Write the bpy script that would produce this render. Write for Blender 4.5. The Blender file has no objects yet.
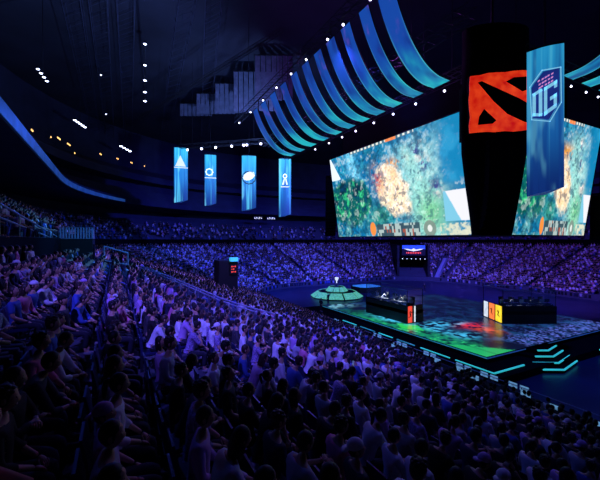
import bpy, bmesh, math, random
import numpy as np
from mathutils import Vector, Matrix, Euler
random.seed(7); np.random.seed(7)
PI = math.pi
SC = bpy.context.scene
COL = SC.collection
CZ = 10.0                                   # eye height above the arena floor

# ------------------------------------------------------------------ materials
def lin(c):
    c = np.asarray(c, dtype=float) / 255.0
    return np.where(c <= 0.04045, c / 12.92, ((c + 0.055) / 1.055) ** 2.4)
MATS = {}
def mat(name, rgb, rough=0.6, metal=0.0, emit=0.0, var=0.12, scale=6.0, alpha=1.0, spec=0.5):
    if name in MATS: return MATS[name]
    m = bpy.data.materials.new(name); m.use_nodes = True
    nt = m.node_tree; b = nt.nodes['Principled BSDF']
    c = lin(rgb)
    tc = nt.nodes.new('ShaderNodeTexCoord'); n = nt.nodes.new('ShaderNodeTexNoise')
    n.inputs['Scale'].default_value = scale; n.inputs['Detail'].default_value = 3
    r = nt.nodes.new('ShaderNodeValToRGB')
    r.color_ramp.elements[0].position = 0.3; r.color_ramp.elements[1].position = 0.7
    r.color_ramp.elements[0].color = (*np.clip(c * (1 - var), 0, 1), 1)
    r.color_ramp.elements[1].color = (*np.clip(c * (1 + var), 0, 1), 1)
    nt.links.new(tc.outputs['Object'], n.inputs['Vector']); nt.links.new(n.outputs['Fac'], r.inputs['Fac'])
    nt.links.new(r.outputs['Color'], b.inputs['Base Color'])
    b.inputs['Roughness'].default_value = rough; b.inputs['Metallic'].default_value = metal
    b.inputs['Specular IOR Level'].default_value = spec
    b.inputs['Alpha'].default_value = alpha
    if emit:
        nt.links.new(r.outputs['Color'], b.inputs['Emission Color'])
        b.inputs['Emission Strength'].default_value = emit
    MATS[name] = m; return m
def attr_mat(name, emit, rough=0.4, base=0.0, spec=0.5):
    """a display: the picture it shows is a colour attribute that it emits"""
    m = bpy.data.materials.new(name); m.use_nodes = True
    nt = m.node_tree; b = nt.nodes['Principled BSDF']
    a = nt.nodes.new('ShaderNodeAttribute'); a.attribute_name = 'col'
    if base:
        nt.links.new(a.outputs['Color'], b.inputs['Base Color'])
    else:
        b.inputs['Base Color'].default_value = (0.01, 0.01, 0.012, 1)
    if emit:
        nt.links.new(a.outputs['Color'], b.inputs['Emission Color']); b.inputs['Emission Strength'].default_value = emit
    b.inputs['Roughness'].default_value = rough; b.inputs['Specular IOR Level'].default_value = spec
    return m

M = dict(
 concrete=mat('painted_concrete', (70, 72, 86), 0.8),
 floor=mat('arena_floor_paint', (40, 48, 78), 0.3, var=0.2, scale=0.4),
 ceil=mat('ceiling_paint', (34, 38, 50), 0.9, var=0.3, scale=0.2),
 wall=mat('wall_paint', (48, 54, 74), 0.85, var=0.2, scale=0.4),
 black=mat('black_powder_coat', (10, 10, 12), 0.6),
 drape=mat('black_drape', (6, 6, 8), 0.95, spec=0.1),
 dark=mat('dark_grey_metal', (34, 36, 42), 0.6, 0.4),
 steel=mat('brushed_steel', (150, 155, 170), 0.35, 0.9),
 paint=mat('pale_painted_steel', (165, 170, 190), 0.45, 0.1),
 seat=mat('blue_seat_plastic', (36, 40, 84), 0.5),
 seatm=mat('seat_bracket', (60, 62, 70), 0.5, 0.7),
 panelgrey=mat('grey_baffle_felt', (92, 98, 120), 0.9, var=0.3, scale=1.5),
 lens=mat('lamp_lens', (225, 225, 255), 0.2, emit=5.0, var=0.02),
 lens_s=mat('small_lamp_lens', (205, 215, 255), 0.2, emit=5.0, var=0.02),
 warm=mat('warm_lamp_glass', (255, 190, 110), 0.3, emit=2.2, var=0.05),
 teal=mat('teal_led_strip', (50, 190, 200), 0.3, emit=0.8, var=0.1, scale=1.5),
 tealdim=mat('dim_teal_led_strip', (40, 130, 160), 0.3, emit=0.6, var=0.3, scale=1.0),
 paleled=mat('pale_green_led_panel', (80, 170, 135), 0.4, emit=0.95, var=0.25, scale=3),
 blueled=mat('blue_led_panel', (50, 130, 190), 0.4, emit=0.7, var=0.3, scale=1),
 ribbon=mat('blue_led_and_wash', (40, 85, 160), 0.4, emit=0.42, var=0.35, scale=0.6),
 signw=mat('lit_white_letter', (235, 240, 235), 0.4, emit=1.0, var=0.02),
 signr=mat('lit_red_letter', (235, 70, 50), 0.4, emit=1.1, var=0.05),
 signo=mat('lit_orange_panel', (250, 120, 60), 0.4, emit=1.3, var=0.25, scale=3),
 signy=mat('lit_yellow_panel', (245, 205, 50), 0.4, emit=1.3, var=0.25, scale=3),
 signp=mat('lit_pale_panel', (215, 225, 240), 0.4, emit=1.0, var=0.25, scale=3),
 signc=mat('lit_cyan_panel', (70, 190, 220), 0.4, emit=1.0, var=0.2),
 signb=mat('lit_blue_panel', (40, 80, 200), 0.4, emit=0.9, var=0.2),
 mon=mat('monitor_picture', (95, 145, 190), 0.3, emit=0.7, var=0.5, scale=5),
 red=mat('lit_red_logo', (225, 40, 22), 0.4, emit=0.95, var=0.45, scale=2.2),
 glass=mat('clear_glass', (150, 170, 200), 0.08, alpha=0.16),
 skin=mat('skin', (196, 150, 125), 0.55, var=0.05),
 hairk=mat('black_hair', (20, 17, 18), 0.55), hairb=mat('brown_hair', (52, 36, 28), 0.55),
 trousers=mat('dark_trousers', (30, 32, 46), 0.85), shoe=mat('pale_shoe', (120, 120, 125), 0.7),
 shoed=mat('dark_shoe', (30, 30, 34), 0.6), gold=mat('gold_metal', (225, 205, 160), 0.3, 0.7),
 emb=mat('lit_emblem_and_cup_glow', (225, 240, 245), 0.4, emit=0.9, var=0.05),
 ogl=mat('lit_pale_blue_letter', (130, 205, 240), 0.4, emit=0.85, var=0.05),
 ogf=mat('lit_navy_field', (30, 52, 140), 0.4, emit=0.7, var=0.15, scale=1.5),
 ogp=mat('lit_pink_mark', (225, 150, 215), 0.4, emit=0.85, var=0.1),
)
SHIRTS = {
 'white': mat('white_cotton', (225, 222, 230), 0.85), 'pale grey': mat('pale_grey_cotton', (165, 165, 178), 0.85),
 'lilac': mat('lilac_cotton', (190, 150, 205), 0.85), 'blue': mat('blue_cotton', (60, 90, 170), 0.85),
 'navy': mat('navy_cotton', (28, 34, 66), 0.85), 'black': mat('black_cotton', (16, 16, 20), 0.85),
 'dark grey': mat('dark_grey_cotton', (50, 50, 58), 0.85), 'pink': mat('pink_cotton', (215, 120, 160), 0.85),
 'patterned': mat('patterned_cotton', (150, 130, 180), 0.85, var=0.7, scale=28),
}

# ------------------------------------------------------------------ object helpers
def tag(o, label=None, cat=None, group=None, kind=None):
    if label: o['label'] = label
    if cat: o['category'] = cat
    if group: o['group'] = group
    if kind: o['kind'] = kind
    return o
def empty(name, label, cat, loc=(0, 0, 0), rz=0.0, group=None):
    o = bpy.data.objects.new(name, None); COL.objects.link(o)
    o.empty_display_size = 0.3
    o.location = loc; o.rotation_euler = (0, 0, rz)
    return tag(o, label, cat, group)
class MB:
    def __init__(s): s.v = []; s.f = []
    def add(s, vs, fs, mtx=None):
        n = len(s.v)
        for p in vs:
            p = Vector(p)
            if mtx is not None: p = mtx @ p
            s.v.append(tuple(p))
        s.f += [tuple(i + n for i in f) for f in fs]; return s
    def box(s, c, d, rz=0.0, mtx=None, rx=0.0, ry=0.0, bev=0.0):
        x, y, z = (q / 2 for q in d)
        e = min(bev, x * .9, y * .9)
        if e > 0:
            pts = [(-x + e, -y), (x - e, -y), (x, -y + e), (x, y - e), (x - e, y), (-x + e, y), (-x, y - e), (-x, -y + e)]
        else:
            pts = [(-x, -y), (x, -y), (x, y), (-x, y)]
        n = len(pts)
        vs = [(a, b, -z) for a, b in pts] + [(a, b, z) for a, b in pts]
        fs = [tuple(range(n))[::-1], tuple(range(n, 2 * n))] + [(i, (i + 1) % n, n + (i + 1) % n, n + i) for i in range(n)]
        m = Matrix.Translation(c) @ Euler((rx, ry, rz)).to_matrix().to_4x4()
        if mtx is not None: m = mtx @ m
        return s.add(vs, fs, m)
    def tube(s, a, b, r, n=8, r2=None):
        a = Vector(a); b = Vector(b); d = (b - a)
        if d.length < 1e-6: return s
        q = d.to_track_quat('Z', 'Y').to_matrix().to_4x4()
        r2 = r if r2 is None else r2; L = d.length
        vs = [(r * math.cos(2 * PI * i / n), r * math.sin(2 * PI * i / n), 0) for i in range(n)] + \
             [(r2 * math.cos(2 * PI * i / n), r2 * math.sin(2 * PI * i / n), L) for i in range(n)]
        fs = [tuple(range(n))[::-1], tuple(range(n, 2 * n))] + [(i, (i + 1) % n, n + (i + 1) % n, n + i) for i in range(n)]
        return s.add(vs, fs, Matrix.Translation(a) @ q)
    def prism(s, pts, z0, z1, mtx=None):
        n = len(pts)
        vs = [(a, b, z0) for a, b in pts] + [(a, b, z1) for a, b in pts]
        fs = [tuple(range(n))[::-1], tuple(range(n, 2 * n))] + [(i, (i + 1) % n, n + (i + 1) % n, n + i) for i in range(n)]
        return s.add(vs, fs, mtx)
    def lathe(s, prof, n=16, c=(0, 0, 0)):
        vs = []
        for r, z in prof:
            vs += [(c[0] + r * math.cos(2 * PI * i / n), c[1] + r * math.sin(2 * PI * i / n), c[2] + z) for i in range(n)]
        fs = []
        for k in range(len(prof) - 1):
            fs += [(k * n + i, k * n + (i + 1) % n, (k + 1) * n + (i + 1) % n, (k + 1) * n + i) for i in range(n)]
        fs += [tuple(range(n))[::-1], tuple(range((len(prof) - 1) * n, len(prof) * n))]
        return s.add(vs, fs)
    def ball(s, c, r, n=12, m=8, f=None):
        vs = [(0, 0, -1)]
        for j in range(1, m):
            th = PI * j / m - PI / 2
            vs += [(math.cos(th) * math.cos(2 * PI * i / n), math.cos(th) * math.sin(2 * PI * i / n), math.sin(th)) for i in range(n)]
        vs.append((0, 0, 1)); L = len(vs) - 1
        if f: vs = [f(*p) for p in vs]
        vs = [(c[0] + p[0] * r[0], c[1] + p[1] * r[1], c[2] + p[2] * r[2]) for p in vs]
        fs = [(0, 1 + (i + 1) % n, 1 + i) for i in range(n)]
        for j in range(m - 2):
            fs += [(1 + j * n + i, 1 + j * n + (i + 1) % n, 1 + (j + 1) * n + (i + 1) % n, 1 + (j + 1) * n + i) for i in range(n)]
        fs += [(L, 1 + (m - 2) * n + i, 1 + (m - 2) * n + (i + 1) % n) for i in range(n)]
        return s.add(vs, fs)
    def mesh(s, name, m=None, smooth=False):
        me = bpy.data.meshes.new(name); me.from_pydata(s.v, [], s.f)
        if m: me.materials.append(m)
        if smooth: me.shade_smooth()
        return me
    def build(s, name, m, parent=None, smooth=False):
        return link(name, s.mesh(name, m, smooth), parent)
def link(name, me, parent=None, mtx=None):
    o = bpy.data.objects.new(name, me); COL.objects.link(o)
    if parent is not None: o.parent = parent
    if mtx is not None: o.matrix_local = mtx
    return o
def copy_tree(o, parent=None):
    c = o.copy(); COL.objects.link(c)
    if parent is not None: c.parent = parent
    for ch in list(o.children): copy_tree(ch, c)
    return c
def struct(name, mb, m, smooth=False):
    o = mb.build(name, m, None, smooth); o['kind'] = 'structure'; return o

# ------------------------------------------------------------------ noise for displays
_H = np.random.RandomState(3).rand(256, 256)
def vnoise(x, y):
    xi = np.floor(x).astype(int); yi = np.floor(y).astype(int); fx = x - xi; fy = y - yi
    fx = fx * fx * (3 - 2 * fx); fy = fy * fy * (3 - 2 * fy)
    g = lambda a, b: _H[a % 256, b % 256]
    return (g(xi, yi) * (1 - fx) + g(xi + 1, yi) * fx) * (1 - fy) + (g(xi, yi + 1) * (1 - fx) + g(xi + 1, yi + 1) * fx) * fy
def fbm(x, y, o=4):
    r = 0; a = 1; t = 0
    for k in range(o):
        r = r + a * vnoise(x * 2 ** k + 17 * k, y * 2 ** k + 31 * k); t += a; a *= 0.55
    return r / t
def sm(a, b, x):
    t = np.clip((x - a) / (b - a), 0, 1); return t * t * (3 - 2 * t)
def mixc(c, col, w):
    return c * (1 - w[:, None]) + lin(col)[None, :] * w[:, None] if not isinstance(col, np.ndarray) else c * (1 - w[:, None]) + col * w[:, None]
def grid_mesh(name, nx, ny, posf, paint, m):
    """posf(s,t) -> points; paint(s,t) -> linear rgb"""
    S, T = np.meshgrid(np.linspace(0, 1, nx), np.linspace(0, 1, ny)); S = S.ravel(); T = T.ravel()
    P = posf(S, T)
    idx = np.arange(nx * ny).reshape(ny, nx)
    F = np.stack([idx[:-1, :-1], idx[:-1, 1:], idx[1:, 1:], idx[1:, :-1]], -1).reshape(-1, 4)
    me = fast_mesh(name, P, F, paint(S, T)); me.materials.append(m); return me
def fast_mesh(name, P, F, C=None):
    """P (n,3), F (m,k) faces of equal size"""
    me = bpy.data.meshes.new(name)
    n = len(P); m, k = F.shape
    me.vertices.add(n); me.vertices.foreach_set('co', np.asarray(P, dtype=np.float32).ravel())
    me.loops.add(m * k); me.loops.foreach_set('vertex_index', F.astype(np.int32).ravel())
    me.polygons.add(m); me.polygons.foreach_set('loop_start', np.arange(0, m * k, k, dtype=np.int32))
    me.update(calc_edges=True); me.validate()
    if C is not None:
        at = me.color_attributes.new('col', 'FLOAT_COLOR', 'POINT')
        at.data.foreach_set('color', np.concatenate([np.clip(C, 0, 4), np.ones((n, 1))], 1).astype(np.float32).ravel())
    return me

# ------------------------------------------------------------------ the bowl
X0, X1, Y0, Y1, RAD = 21.0, 70.0, -14.0, 66.0, 14.0
def ring(off, na=12):
    """points of the floor outline pushed outwards by off: lower left, up the left side, across the far end, down the right"""
    r = RAD + off; pts = []
    cs = [(X0 + RAD, Y0 + RAD, 1.5 * PI, PI), (X0 + RAD, Y1 - RAD, PI, .5 * PI), (X1 - RAD, Y1 - RAD, .5 * PI, 0), (X1 - RAD, Y0 + RAD, 0, -.5 * PI)]
    for cx, cy, a0, a1 in cs:
        for i in range(na + 1):
            a = a0 + (a1 - a0) * i / na
            pts.append((cx + r * math.cos(a), cy + r * math.sin(a)))
    return pts
def band(mb, o0, z0, o1, z1, lo=0.0, hi=1.0):
    a = ring(o0); b = ring(o1); n = len(a)
    i0, i1 = int(lo * n), int(hi * n)
    rng = range(i0, i1 + (0 if hi >= 1 else 1)); k = len(list(rng))
    vs = [(*a[i], z0) for i in rng] + [(*b[i], z1) for i in rng]
    fs = [(i, i + 1, k + i + 1, k + i) for i in range(k - 1)]
    if hi >= 1 and lo <= 0: fs.append((k - 1, 0, k, 2 * k - 1))
    mb.add(vs, fs)
NR, RD, RH, ZB = 27, 0.9, 0.295, 0.3         # lower rows
NU, UD, UH = 7, 0.85, 0.5
SW = NR * RD                                # walkway starts here
ZW = ZB + RH * (NR - 1)
SU = SW + 0.8; ZU = ZW + 2.1
SR = SU + NU * UD; ZR = ZU + UH * (NU - 1)
mb = MB()
band(mb, 0, 0, 0, ZB + 0.75); band(mb, 0, ZB + 0.75, 0.12, ZB + 0.75); band(mb, .12, ZB + .75, .12, ZB)
for k in range(NR):
    z = ZB + RH * k
    band(mb, max(.12, k * RD), z, (k + 1) * RD, z)
    if k < NR - 1: band(mb, (k + 1) * RD, z, (k + 1) * RD, z + RH)
band(mb, SW, ZW, SU, ZW)
struct('seating_terrace_lower', mb, M['concrete'])
mb = MB(); band(mb, SU - .16, ZW, SU - .16, ZU + .08); struct('wall_walkway', mb, M['drape'])
mb = MB()
band(mb, SU - .15, ZW, SU - .15, ZU + .1); band(mb, SU - .15, ZU + .1, SU, ZU + .1); band(mb, SU, ZU + .1, SU, ZU)
for k in range(NU):
    z = ZU + UH * k
    band(mb, SU + k * UD, z, SU + (k + 1) * UD, z)
    band(mb, SU + (k + 1) * UD, z, SU + (k + 1) * UD, z + UH)
struct('seating_terrace_upper', mb, M['concrete'])
mb = MB(); band(mb, SR, ZR + UH, SR, ZR + 1.5); band(mb, SR, ZR + 1.5, SR + .2, ZR + 1.5); band(mb, SR + .2, ZR + 1.5, SR + 7, ZR + 1.5)
struct('wall_parapet', mb, M['wall'])
mb = MB(); band(mb, SR + 7, ZR, SR + 7, 36)
struct('wall_arena', mb, M['wall'])
# balcony tier above: fascia, sloping tier, suites above
mb = MB(); band(mb, 27, 17.3, 27, 18.4); band(mb, 27, 17.3, 37, 17.0); band(mb, 27, 18.4, 27.3, 18.4)
for k in range(6):
    band(mb, 27.3 + k * .9, 18.0 + .55 * k, 27.3 + (k + 1) * .9, 18.0 + .55 * k); band(mb, 27.3 + (k + 1) * .9, 18.0 + .55 * k, 27.3 + (k + 1) * .9, 18.55 + .55 * k)
struct('balcony_tier', mb, M['wall'])
mb = MB(); band(mb, 32.8, 23.6, 32.8, 25.0); band(mb, 32.8, 23.6, 37, 23.6); band(mb, 32.8, 25.0, 33.1, 25.0); band(mb, 33.1, 25, 37, 27)
struct('balcony_suites', mb, M['wall'])
mb = MB(); mb.add([(-40, -60, 36), (130, -60, 36), (130, 130, 36), (-40, 130, 36)], [(0, 3, 2, 1)])
struct('ceiling', mb, M['ceil'])
mb = MB(); mb.add([(x, y, 0) for x, y in ring(0.0)], [tuple(range(len(ring(0.0))))])
struct('floor', mb, M['floor'])

def zfloor(s):
    if s < 0: return 0
    if s < SW: return ZB + RH * int(s / RD)
    if s < SU: return ZW
    return ZU + UH * min(NU - 1, int((s - SU) / UD))

# ------------------------------------------------------------------ camera
YAW = math.atan(185 / 350.0)
cam = bpy.data.cameras.new('camera'); co = bpy.data.objects.new('camera', cam); COL.objects.link(co)
co.location = (0, 0, CZ); co.rotation_euler = (PI / 2, 0, -YAW)
cam.sensor_width = 36; cam.lens = 36 * 350 / 600.0; cam.clip_end = 400; cam.clip_start = 0.1
SC.camera = co
CC, SS = math.cos(YAW), math.sin(YAW)
def proj(x, y, z):
    d = x * SS + y * CC; r = x * CC - y * SS
    return (300 + 350 * r / d, 240 - 350 * (z - CZ) / d, d) if d > 0.05 else (None, None, d)
def ray(u, d):
    r = (u - 300) / 350 * d; return r * CC + d * SS, -r * SS + d * CC

# ------------------------------------------------------------------ people
def skin_mesh(name, nodes, edges, roots, sub=1, m=None):
    me = bpy.data.meshes.new(name); bm = bmesh.new(); lay = bm.verts.layers.skin.verify()
    vs = []
    for i, (p, r) in enumerate(nodes):
        v = bm.verts.new(p); rr = r if isinstance(r, tuple) else (r, r)
        v[lay].radius = rr; v[lay].use_root = i in roots; vs.append(v)
    for a, b in edges: bm.edges.new((vs[a], vs[b]))
    bm.to_mesh(me); bm.free()
    o = bpy.data.objects.new(name, me); COL.objects.link(o)
    sk = o.modifiers.new('s', 'SKIN'); sk.use_smooth_shade = True
    ss = o.modifiers.new('u', 'SUBSURF'); ss.levels = sub; ss.render_levels = sub
    dg = bpy.context.evaluated_depsgraph_get()
    out = bpy.data.meshes.new_from_object(o.evaluated_get(dg)); out.name = name
    bpy.data.objects.remove(o); bpy.data.meshes.remove(me)
    out.materials.clear()
    if m: out.materials.append(m)
    out.shade_smooth()
    return out
def mesh_add(me, mb, mtx=None):
    bm = bmesh.new(); bm.from_mesh(me)
    vs = [bm.verts.new((mtx @ Vector(p)) if mtx is not None else p) for p in mb.v]
    for f in mb.f:
        try: q = bm.faces.new([vs[i] for i in f]); q.smooth = True
        except ValueError: pass
    bm.to_mesh(me); bm.free()
def head_mb():
    mb = MB()
    def sh(x, y, z):
        if z < 0: x *= 1 + .30 * z; y *= 1 + .14 * z            # narrower jaw
        if y > .75: y = .75 + (y - .75) * .55                   # flatter face
        if y > .5 and .0 < z < .28: y -= .07 * (1 if .18 < abs(x) < .6 else 0)   # eye sockets
        if y > .6 and abs(x) < .22 and -.4 < z < .1: y += .22   # nose
        if y > .5 and abs(x) < .35 and -.62 < z < -.45: y += .05  # lips
        return x, y, z
    mb.ball((0, 0, 0), (.076, .096, .118), 16, 14, sh)
    for sx in (-1, 1):
        mb.ball((sx * .076, -.008, -.005), (.012, .02, .032), 8, 6)   # ears
        mb.ball((sx * .031, .074, .012), (.012, .01, .009), 8, 6)     # eyes
    mb.ball((0, .074, -.062), (.026, .01, .008), 8, 6)                # mouth
    return mb
HEAD = head_mb()
def hand_nodes(w, d, side, nodes, edges, roots, curl=.7):
    """five fingers and a thumb-side palm in front of the wrist w; d points along the forearm"""
    w = Vector(w); d = Vector(d).normalized(); up = Vector((0, 0, 1)); lat = d.cross(up).normalized()
    if lat.length < .5: lat = Vector((1, 0, 0))
    up = lat.cross(d).normalized()
    base = len(nodes); nodes += [(w, .024), (w + d * .045, (.036, .018)), (w + d * .085, (.04, .015))]
    edges += [(base, base + 1), (base + 1, base + 2)]; roots.add(base)
    for i, (L, off) in enumerate(((.068, -.03), (.078, -.01), (.073, .01), (.056, .03))):
        p = w + d * .075 + lat * off; n0 = len(nodes); a = 0.15; nodes.append((p, .009)); roots.add(n0)
        for k in range(3):
            a += curl * .55; p = p + (d * math.cos(a) - up * math.sin(a)) * (L * (.45, .32, .23)[k])
            nodes.append((p, .0085 - .0008 * k)); edges.append((len(nodes) - 2, len(nodes) - 1))
    n0 = len(nodes); p = w + d * .025 - lat * side * .022; nodes.append((p, .011)); roots.add(n0)
    for k in range(2):
        p = p + (d * .75 - lat * side * (.7 - .5 * k) - up * .25).normalized() * .034
        nodes.append((p, .010 - .001 * k)); edges.append((len(nodes) - 2, len(nodes) - 1))
def figure(key, lean, elb, wri, standing=False, sleeve=.55, headp=0.0, headz=0.0, wide=1.0, knees=.42):
    """builds the meshes of one pose; elbow / wrist given for the left side (x<0) and right side"""
    R = Matrix.Rotation(-lean, 4, 'X'); hip = Vector((0, 0, .53))
    up = lambda p: hip + R @ (Vector(p) - hip)
    zs = 0.4 if standing else 0.0
    N = [(hip, (.15 * wide, .125)), (up((0, 0, .67)), (.135 * wide, .11)), (up((0, 0, .86)), (.155 * wide, .118)), (up((0, 0, .99)), (.13, .10)),
         (up((0, .012, 1.09)), .056), (up((0, .03, 1.17)), .055)]
    E = [(0, 1), (1, 2), (2, 3), (3, 4), (4, 5)]
    body = list(N); be = list(E); roots = {0}
    sh_n = [(up((0, 0, .67)), (.135 * wide + .016, .126)), (up((0, 0, .55)), (.155 * wide + .02, .14)), (up((0, 0, .86)), (.155 * wide + .018, .136)), (up((0, 0, .99)), (.146, .116)), (up((0, .01, 1.06)), .07)]
    sh_e = [(0, 1), (0, 2), (2, 3), (3, 4)]; 
    tr_n = [(hip, (.165 * wide, .14)), (up((0, 0, .63)), (.15 * wide, .125))]; tr_e = [(0, 1)]
    for sx in (-1, 1):
        S = up((sx * .175 * wide, 0, 1.015)); Eb = Vector((elb[0] * sx, elb[1], elb[2])) if sx > 0 or len(elb) < 6 else Vector((-elb[3], elb[4], elb[5]))
        Wr = Vector((wri[0] * sx, wri[1], wri[2])) if sx > 0 or len(wri) < 6 else Vector((-wri[3], wri[4], wri[5]))
        b = len(body); body += [(S, .062), (Eb, .045), (Wr, .027)]; be += [(3, b), (b, b + 1), (b + 1, b + 2)]
        hand_nodes(Wr, Wr - Eb, sx, body, be, roots)
        b = len(sh_n); cut = Eb.lerp(Wr, sleeve) if sleeve > 0 else S.lerp(Eb, .8)
        sh_n += [(S, .078), (S.lerp(Eb, .6), .066)] + ([(Eb, .06)] if sleeve > 0 else []) + [(cut, .05 if sleeve > 0 else .062)]
        sh_e += [(3, b), (b, b + 1), (b + 1, b + 2)] + ([(b + 2, b + 3)] if sleeve > 0 else [])
        if standing:
            H, K, A, T = Vector((sx * .09, 0, .5)), Vector((sx * .1, .03, .07)), Vector((sx * .11, -.01, -.33)), Vector((sx * .12, .13, -.37))
        else:
            H, K, A, T = Vector((sx * .09, .03, .52)), Vector((sx * .13, knees, .5)), Vector((sx * .12, knees - .04, .10)), Vector((sx * .13, knees + .11, .04))
        b = len(body); body += [(H, .092), (K, .06), (A, .042), (T, .032)]; be += [(0, b), (b, b + 1), (b + 1, b + 2), (b + 2, b + 3)]
        b = len(tr_n); tr_n += [(H, .108), (K, .078), (A.lerp(K, .12), .06)]; tr_e += [(0, b), (b, b + 1), (b + 1, b + 2)]
    bm_ = skin_mesh('body', body, be, roots, 1, M['skin'])
    hm = Matrix.Translation(up((0, .045, 1.27))) @ Matrix.Rotation(-lean - headp, 4, 'X') @ Matrix.Rotation(headz, 4, 'Z')
    mesh_add(bm_, HEAD, hm)
    d = dict(body=bm_, shirt=skin_mesh('shirt', sh_n, sh_e, {0}, 1, SHIRTS['white']), trousers=skin_mesh('trousers', tr_n, tr_e, {0}, 1, M['trousers']), head=hm, standing=standing)
    d['feet'] = [(sx, (-.01 + .05, -.37) if standing else (knees + .03, .045)) for sx in (-1, 1)]
    mb = MB(); mb.ball((0, 0, 0), (.048, .14, .055), 10, 8, lambda x, y, z: (x, y, max(z, -.75))); d['shoe'] = mb.mesh('shoe', M['shoe'], True)
    if standing:                               # feet at zero
        for k in ('body', 'shirt', 'trousers'): d[k].transform(Matrix.Translation((0, 0, .41)))
        d['head'] = Matrix.Translation((0, 0, .41)) @ hm; d['feet'] = [(sx, (.04, .04)) for sx in (-1, 1)]
    d['words'] = key
    return d
POSES = [
 figure('with hands on lap', .05, (.25, .06, .76), (.1, .3, .62)),
 figure('leaning forward', .38, (.24, .34, .68), (.06, .5, .66), headp=-.2),
 figure('with folded arms', .0, (.24, .12, .78), (-.03, .24, .82), sleeve=.7),
 figure('holding up a phone', .05, (.24, .26, .9, .25, .1, .76), (.07, .42, 1.2, .1, .3, .62), sleeve=0, headp=.05),
 figure('resting chin on hand', .25, (.2, .33, .72, .24, .25, .68), (.05, .27, 1.02, .05, .42, .62), headp=-.05, headz=.3, sleeve=0),
 figure('slouching back', -.12, (.27, .0, .74), (.15, .24, .6), headp=-.1, headz=-.35, sleeve=0, knees=.46),
 figure('clapping', .12, (.27, .18, .84), (.02, .36, .98), sleeve=.3),
]
STAND = figure('standing', .0, (.26, .0, .78), (.24, .12, .58), standing=True)
def hair_mesh(style):
    mb = MB()
    mb.ball((0, -.016, .022), (.083, .097, .112), 14, 10)
    if style == 'long':
        mb.ball((0, -.075, -.09), (.088, .05, .17), 12, 10)
        for sx in (-1, 1): mb.ball((sx * .07, -.02, -.06), (.022, .045, .12), 8, 8)
    if style == 'ponytail':
        mb.ball((0, -.12, .05), (.03, .03, .03), 8, 6); mb.ball((0, -.15, -.04), (.028, .03, .11), 8, 8)
    if style == 'tousled':
        for i in range(18):
            a = i * 2.4; h = .3 + .65 * (i / 18)
            mb.ball((.07 * math.cos(a) * math.sqrt(1 - h * h * .8), -.02 + .08 * math.sin(a) * math.sqrt(1 - h * h * .8), .02 + .105 * h), (.028, .028, .02), 6, 5)
    return mb.mesh('hair', M['hairk'], True)
HAIR = {k: hair_mesh(k) for k in ('short', 'tousled', 'long', 'ponytail')}
mb = MB(); mb.ball((0, -.012, .045), (.09, .105, .095), 14, 8, lambda x, y, z: (x, y, max(z, -.15)))
mb.box((0, -.13, .035), (.12, .11, .012), rx=.25, bev=.03)
CAP = mb.mesh('cap', M['seatm'], True)
mb = MB(); mb.ball((0, .0, .0), (.012, .012, .012))
def person(loc, rz, pose, style, shirt, label, group, cap=None, hairm=None, shoes=False, cat='person', scale=1.0, headset=False):
    e = empty('person', label, cat, loc, rz, group); e.scale = (scale,) * 3
    link('body', pose['body'], e)
    h = link('hair', HAIR[style], e, pose['head'])
    if hairm: h.material_slots[0].link = 'OBJECT'; h.material_slots[0].material = hairm
    s = link('shirt', pose['shirt'], e)
    s.material_slots[0].link = 'OBJECT'; s.material_slots[0].material = SHIRTS[shirt]
    link('trousers', pose['trousers'], e)
    if cap:
        c = link('cap', CAP, e, pose['head']); c.material_slots[0].link = 'OBJECT'; c.material_slots[0].material = cap
    if headset: link('headset', HEADSET, e, pose['head'])
    if shoes:
        for sx, (fy, fz) in pose['feet']:
            link('shoe', pose['shoe'], e, Matrix.Translation((sx * .125, fy + .02, fz)))
    return e
mb = MB()
for i in range(10):
    a0, a1 = PI * i / 10, PI * (i + 1) / 10
    mb.tube((.095 * math.cos(a0), 0, .02 + .12 * math.sin(a0)), (.095 * math.cos(a1), 0, .02 + .12 * math.sin(a1)), .012, 6)
for sx in (-1, 1): mb.ball((sx * .09, 0, 0), (.02, .04, .045), 8, 6)
HEADSET = mb.mesh('headset', M['dark'], True)

# stadium seat, seat surface 0.44 above the tread; its user faces +Y
def seat_tree():
    e = empty('stadium_seat', 'x', 'seat')
    mb = MB()
    prof = [(-.20, .43), (.22, .45), (.25, .42), (.22, .40), (-.22, .385)]
    m = Matrix(((0, 0, 1, 0), (1, 0, 0, 0), (0, 1, 0, 0), (0, 0, 0, 1)))
    mb.prism(prof, -.22, .22, m); mb.build('seat_pan', M['seat'], e)
    mb = MB()
    prof = [(-.22, .40), (-.20, .42), (-.225, .62), (-.27, .84), (-.30, .84), (-.27, .6), (-.25, .40)]
    mb.prism(prof, -.22, .22, m); mb.build('backrest', M['seat'], e)
    mb = MB()
    for sx in (-1, 1): mb.box((sx * .2, -.24, .2), (.03, .06, .4)); mb.box((sx * .2, -.08, .385), (.03, .3, .03))
    mb.box((0, -.24, .36), (.43, .04, .04)); mb.build('bracket', M['seatm'], e)
    return e
SEAT = seat_tree()

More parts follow.
